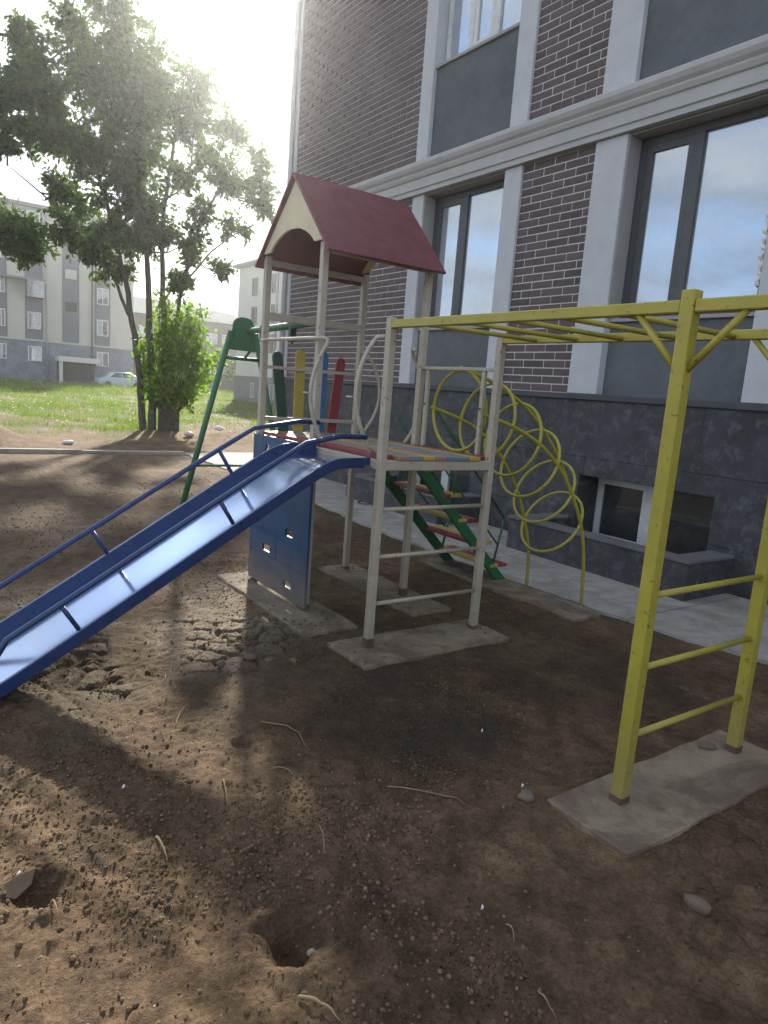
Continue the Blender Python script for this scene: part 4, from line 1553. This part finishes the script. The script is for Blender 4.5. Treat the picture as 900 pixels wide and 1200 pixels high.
# white block in the same row as the main building
WXF = 20.0
wb = thing('white_apartment_block', 'white rendered block with grey plinth standing beyond the swing frame', 'building', (WXF, 40, 0))
kx = WXF / 12.0
ya_, yb_ = 18.0, 28.3 * kx
ztop = 1.5 + (6.07 - 1.5) * kx
zpl = 1.5 + (1.72 - 1.5) * kx
MB().box((WXF, ya_, zpl), (WXF + 14, yb_, ztop)).build('wall', 'far_white', wb)
MB().box((WXF - .06, ya_, -.3), (WXF + 14, yb_ + .06, zpl - .004)).build('plinth', 'far_plinth', wb)
MB().box((WXF - .35, ya_, ztop + .003), (WXF + 14, yb_ + .35, ztop + .22)).build('roof', 'far_plinth', wb)
for k in range(7):
    y0 = 26.4 * kx - k * 3.0
    if y0 < ya_ + 1:
        continue
    for z in (ztop - 2.0, ztop - 3.85, ztop - 5.7):
        quad_window(wb, y0, y0 + .85, z, z + 1.15, WXF, False, 'x', .62, 'far_plinth')
    quad_window(wb, y0 - .2, y0 + .35, .45, 1.45, WXF - .06, False, 'x', .5, 'far_white')
MB().tube([(WXF - .1, 24.6 * kx, 0), (WXF - .1, 24.6 * kx, ztop)], .06, 8).build('downpipe', 'pipe_grey', wb, 0, True)

# low hall with a curved pale roof
hall = thing('low_hall', 'low dark hall with a pale arched roof behind the tree', 'building', (32, 90, 0))
HX0, HX1, HY = 4.0, 44.0, 88.0
MB().box((HX0, HY, -.3), (HX1, HY + 18, 8.6)).build('wall', 'far_brown', hall)
arc = [(HX0 - .6, 8.6), (HX1 + .6, 8.6)] + [(HX1 + .6 - (HX1 - HX0 + 1.2) * k / 14, 8.75 + 1.65 * math.sin(math.pi * (k / 14) * .92 + .12)) for k in range(15)]
MB().prism([(x, HY - .8, z) for x, z in arc], (0, 19, 0)).build('roof', 'roof_sheet', hall)
MB().box((HX0, HY - .1, 4.4), (HX1, HY - .004, 5.6)).build('wall_band', 'far_grey', hall)
for k in range(9):
    x0 = HX0 + 20.8 + k * 2.1
    quad_window(hall, x0, x0 + 1.4, 5.9, 7.2, HY - .01, k % 2 == 0)
    quad_window(hall, x0, x0 + 1.4, 2.2, 3.7, HY - .01, k % 3 == 0)

# distant tree belt on the horizon behind the gap
for (x, y, r0, lab) in ((30.0, 70.0, 2.0, 'small dark tree in front of the low hall'),):
    t2 = thing('distant_tree', lab, 'tree', (x, y, 0))
    MB().tube([(x, y, -.3), (x + .1, y, 1.4), (x, y, 2.6)], [.16, .12, .05], 8).build('trunk', 'bark', t2, 0, True)
    sp = []
    for k in range(120):
        d = cr_rng.normal(0, 1, 3)
        d /= np.linalg.norm(d)
        c = np.array([x, y, 2.7])
        sp.append((c + d * r0 * .3, c + d * r0 * np.array([.9, .9, .8]) * cr_rng.uniform(.7, 1.1), 26, .12))
    V, F = leaf_cloud(sp, .22, 31, .2)
    link('crown', np_mesh('crown', V, F, 'tree_leaf'), t2)

# parked car by the entrance
car = thing('parked_car', 'pale blue hatchback parked by the far entrance, half hidden by grass', 'car', (15.4, 61.5, .2))
cx0, cy0, cz0 = 13.9, 61.5, .12
side = [(0, .35), (.05, .72), (.75, .86), (1.25, 1.32), (2.55, 1.36), (3.25, .98), (3.75, .9), (3.82, .4), (3.6, .25), (.2, .25)]
MB().prism([(cx0 + x, cy0 - .8, cz0 + z) for x, z in side], (0, 1.6, 0)).build('body', 'car_paint', car, 0.05, True, 2)
for pane in ([(.95, .9), (1.32, 1.25), (1.85, 1.27), (1.85, .92)], [(1.92, .92), (1.92, 1.27), (2.5, 1.28), (3.0, .96)]):
    MB().prism([(cx0 + x, cy0 - .815, cz0 + z) for x, z in pane], (0, .01, 0)).build('side_window', 'far_glass', car)
for x in (.75, 3.05):
    for y in (-.72, .6):
        MB().tube([(cx0 + x, cy0 + y - .1, cz0 + .28), (cx0 + x, cy0 + y + .06, cz0 + .28)], .29, 16).build('wheel', 'tyre', car, 0, False)

# ------------------------------------------------------------------ small things on the ground
def lump_mesh(name, mat, seed, squash=.6, sub=2):
    r_ = np.random.RandomState(seed)
    bmm = bmesh.new()
    bmesh.ops.create_icosphere(bmm, subdivisions=sub, radius=1)
    ph = r_.uniform(0, 6, 9)
    for v in bmm.verts:
        c = v.co
        k = 1 + .16 * math.sin(c.x * 2.3 + ph[0]) + .14 * math.sin(c.y * 2.9 + ph[1]) + .12 * math.sin(c.z * 3.1 + ph[2]) + .07 * math.sin(c.x * 6 + c.y * 5 + ph[3]) + r_.uniform(-.11, .11)
        v.co = Vector((c.x * k, c.y * k * .85, c.z * k * squash))
    me = bpy.data.meshes.new(name)
    bmm.to_mesh(me)
    bmm.free()
    me.polygons.foreach_set('use_smooth', [sub > 1] * len(me.polygons))
    me.materials.append(MATS[mat])
    return me


# clods and crumbs of earth
r = np.random.RandomState(77)
base = []
for sd in range(4):
    bmm = bmesh.new()
    if sd < 3:
        for c_ in ((1, 0, 0), (-1, 0, 0), (0, 1, 0), (0, -1, 0), (0, 0, 1), (0, 0, -1)):
            bmm.verts.new(c_)
        bmm.verts.ensure_lookup_table()
        for a_ in (0, 1):
            for b_1 in (2, 3):
                for c_1 in (4, 5):
                    bmm.faces.new((bmm.verts[a_], bmm.verts[b_1], bmm.verts[c_1]))
        bmm.verts.index_update()
    else:
        bmesh.ops.create_icosphere(bmm, subdivisions=1, radius=1)
    vv = np.array([v.co[:] for v in bmm.verts]) * (1 + np.random.RandomState(sd).uniform(-.28, .28, (len(bmm.verts), 1)))
    ff = np.array([[v.index for v in f.verts] for f in bmm.faces])
    bmm.free()
    base.append((vv, ff))
n = 95000
yy = .85 * (12.5 / .85) ** r.rand(n)
xx = yy * .45 + r.uniform(-1, 1, n) * (.55 * yy + .35)
dens = sstep(.42, .62, fbm(xx, yy, 1.6, 4)) * .9 + .1
keep = (r.rand(n) < dens) & (xx < walk_edge(yy) - .05)
for (x0, x1, y0, y1) in PADS:
    keep &= ~((xx > x0 - .01) & (xx < x1 + .01) & (yy > y0 - .01) & (yy < y1 + .01) & (r.rand(n) < .75))
xx, yy = xx[keep], yy[keep]
n = len(xx)
sz_ = .0028 * np.exp(r.normal(0, .55, n)) * (1 + .12 * yy)
big = r.rand(n) < .025
sz_[big] *= r.uniform(1.5, 3, big.sum())
sz_ = np.minimum(sz_, .010)
ordr = np.argsort(sz_)
xx, yy, sz_ = xx[ordr], yy[ordr], sz_[ordr]
zz = ground_height(xx, yy)
inpad = np.zeros(n, bool)
for (x0, x1, y0, y1) in PADS:
    inpad |= (xx > x0) & (xx < x1) & (yy > y0) & (yy < y1)
zz = np.where(inpad, .001, zz)
Vs, Fs, Ds, k0 = [], [], [], 0
dark_w = dark_soil_field(xx, yy)
for k in range(4):
    ids = np.where((np.arange(n) * 4 // n) == k)[0]
    vv, ff = base[k]
    a = r.uniform(0, 6.28, len(ids))
    ca_, sa_ = np.cos(a)[:, None], np.sin(a)[:, None]
    sx_ = sz_[ids][:, None]
    x = (vv[:, 0] * ca_ - vv[:, 1] * sa_ * .8) * sx_ + xx[ids][:, None]
    y = (vv[:, 0] * sa_ + vv[:, 1] * ca_ * .8) * sx_ + yy[ids][:, None]
    z = vv[:, 2][None, :] * .7 * sx_ + zz[ids][:, None] + sx_ * .25
    Vs.append(np.stack([x, y, z], -1).reshape(-1, 3))
    Ds.append(np.repeat(dark_w[ids], len(vv)))
    Fs.append((ff[None] + (np.arange(len(ids)) * len(vv))[:, None, None]).reshape(-1, 3) + k0)
    k0 += len(ids) * len(vv)
o = link('soil_crumbs', np_mesh('soil_crumbs', np.concatenate(Vs), np.concatenate(Fs), 'clod', False, dict(dark_soil=np.concatenate(Ds))))
tag(o, 'loose crumbs of brown earth over the play area', 'soil')
stuff(o)

# single stones one can point at
lm = [lump_mesh('stone', 'stone_pale', s) for s in range(3)]
ld = [lump_mesh('stone', 'stone_dark', s + 5) for s in range(3)]
STN = [
    (2.02, .97, .038, 4, 'flat brown stone half sunk in the soil before the broad pad', None),
    (3.14, 1.27, .022, 1, 'small pale stone lying on the broad pad by a yellow post', None),
    (1.98, 1.66, .035, 3, 'dark stone against the corner of the broad pad', None),
    (1.60, 3.42, .034, 3, 'dark clod among the dried plates under the slide', 'dark clods beside the slide'),
    (1.68, 3.33, .028, 4, 'dark clod among the dried plates under the slide', 'dark clods beside the slide'),
    (1.42, 3.40, .026, 5, 'dark clod among the dried plates under the slide', 'dark clods beside the slide'),
    (.92, 1.47, .016, 0, 'small white stone in the deep hole', None),
    (3.02, 1.53, .036, 3, 'broken lump at the foot of the far yellow ladder post', None),
]
for x, y, s, kind, lab, grp in STN:
    me = lm[kind % 3] if kind < 3 else ld[kind % 3]
    z = gz(x, y)
    if 2.02 < x < 3.27 and 1.22 < y < 1.60:
        z = .0
    o = link('stone', me)
    o.location = (x, y, z + s * .22)
    o.scale = (s, s, s * .9)
    o.rotation_euler = (0, 0, rng.uniform(0, 6))
    tag(o, lab, 'stone', grp)


def px_ground(px, py, z=GZ):
    v = RW @ Vector((px - 450, py - 600, 815.35))
    t = (z - 1.5) / v.z
    return v.x * t, v.y * t


TW = [((305, 852), (360, 886), .18), ((92, 843), (138, 873), .05), ((260, 918), (266, 955), .03), ((183, 985), (196, 1012), .02), ((206, 852), (222, 826), .06),
      ((824 - 450, 973), (829 - 450, 1004), .05), ((170, 785), (188, 803), .3), ((120 - 65, 1058), (68, 1082), .05), ((453, 925), (545, 948), .06), ((350, 1170), (398, 1198), .06), ((630, 1163), (652, 1192), .02), ((318, 905), (345, 913), .15),
      ((640, 938), (642, 950), .1) if False else ((592, 1085), (602, 1108), .1)]
TWL = ['longest arched pale twig on the dark soil before the blue board', 'straight thin twig near the low end of the slide', 'thin straw standing out in the slide shadow', 'short thick pale stick on the sunlit soil',
       'thin twig at the edge of the dried plates', 'thin twig at the rim of the deck shadow', 'curled pale twig lying on the dried plates', 'thin straw beside the small hole with the board scrap',
       'long straight root-like twig across the shaded soil', 'forked pale twig beyond the deep hole', 'short pale stick alone on the shaded soil', 'small curved twig beside the arched one', 'tiny thin twig next to a pale scrap on shaded soil']
for i, (a, c, bend) in enumerate(TW):
    xa_, ya2 = px_ground(*a)
    xb_, yb2 = px_ground(*c)
    pts = []
    nseg = 8
    dx, dy = xb_ - xa_, yb2 - ya2
    for k in range(nseg + 1):
        u = k / nseg
        s = math.sin(math.pi * u) * bend
        x, y = xa_ + dx * u - dy * s, ya2 + dy * u + dx * s
        pts.append((x, y, gz(x, y) + .006 + .008 * math.sin(math.pi * u)))
    rr = .0045 if i in (3, 9) else .0024
    o = MB().tube(pts, [rr] * 4 + [rr * .7] * 3 + [rr * .4] * 2, 6).build('twig', 'wood_twig', None, 0, True)
    tag(o, TWL[i], 'twig')
# wood chips
x, y = px_ground(290, 998)
tag(MB().bar((x - .03, y - .006, gz(x, y) + .014), (x + .03, y + .01, gz(x, y) + .012), .012, .010).build('wood_chip', 'wood_board', None, 0.003), 'short split wood chip on the sunlit soil', 'wood chip')
x, y = px_ground(22, 1055)
zb = gz(x, y)
o = MB().prism([(x - .05, y + .02, zb + .045), (x - .01, y - .002, zb + .034), (x + .035, y + .022, zb + .05), (x + .052, y + .06, zb + .072), (x + .01, y + .058, zb + .068), (x - .035, y + .048, zb + .058)], (.002, -.003, .005)).build('board_scrap', 'wood_board', None, 0.001)
tag(o, 'brown board scrap jammed in a small hole', 'board')
# litter by the tree
for (x, y, s, mname, lab) in ((6.05, 17.0, .11, 'plastic_pink', 'crumpled pinkish plastic bag near the tree foot'), (6.9, 17.2, .12, 'paper_white', 'crumpled white bag on the earth bank behind the swing leg'),
                              (2.9, 15.2, .09, 'paper_white', 'white scrap on the earth heap by the kerb')):
    o = link('plastic_bag', lump_mesh('plastic_bag', mname, int(x * 10), .55, 3))
    o.location = (x, y, gz(x, y) + s * .4)
    o.scale = (s, s, s)
    tag(o, lab, 'bag')
# small pale scraps on the play area
SCR = [(565, 1068), (612, 925), (565, 858), (22, 1032), (145, 925)]
for i, (px, py) in enumerate(SCR):
    x, y = px_ground(px, py)
    z = gz(x, y) + .006
    s = rng.uniform(.006, .010)
    o = MB().add([(x - s, y, z), (x, y - s * .6, z + .004), (x + s, y + .004, z + .002), (x + .002, y + s * .7, z + .007), (x - s, y, z - .006), (x, y - s * .6, z - .004), (x + s, y + .004, z - .004), (x + .002, y + s * .7, z - .003)],
                 [(0, 1, 2, 3), (7, 6, 5, 4), (0, 4, 5, 1), (1, 5, 6, 2), (2, 6, 7, 3), (3, 7, 4, 0)]).build('paper_scrap', 'paper_white')
    tag(o, 'tiny white scrap on the bare soil', 'scrap', 'white scraps on the soil')

# wire loop left on the footway
x, y = px_ground(428, 590, -.028)
tag(MB().tube([(x + .10 * math.cos(k / 20 * 6.283), y + .13 * math.sin(k / 20 * 6.283) + .01 * math.sin(k * 1.7), -.016 + .004 * math.sin(k)) for k in range(20)], .008, 6, True).build('wire_loop', 'shutter', None, 0, True), 'dark wire loop lying on the pale footway', 'wire')
# bead of white foam on the window edge
MB().tube([(6.05 + .012 * math.sin(k * 2.1), 3.268 + .012 * math.sin(k * 1.3), 2.62 + k * .022) for k in range(34)], [.016 + .007 * math.sin(k * 1.9) for k in range(34)], 7).build('foam_bead', 'paper_white', bld, 0, True)

# ------------------------------------------------------------------ added volume imitating lens glare
hz = MB().box((-430, -70, -6), (430, 630, 17.5)).build('glare_haze', 'soil')
hz.data.materials.clear()
mh = bpy.data.materials.new('glare_haze')
mh.use_nodes = True
th_ = mh.node_tree
th_.nodes.clear()
oh = th_.nodes.new('ShaderNodeOutputMaterial')
vh = th_.nodes.new('ShaderNodeVolumePrincipled')
vh.inputs['Color'].default_value = (0.93, 0.96, 1.0, 1)
vh.inputs['Density'].default_value = 0.0011
vh.inputs['Anisotropy'].default_value = 0.84
th_.links.new(vh.outputs[0], oh.inputs['Volume'])
hz.data.materials.append(mh)
tag(hz, 'thin bright veil added around the play area to imitate lens glare', 'glare_haze')
stuff(hz)
scene.cycles.volume_bounces = 0
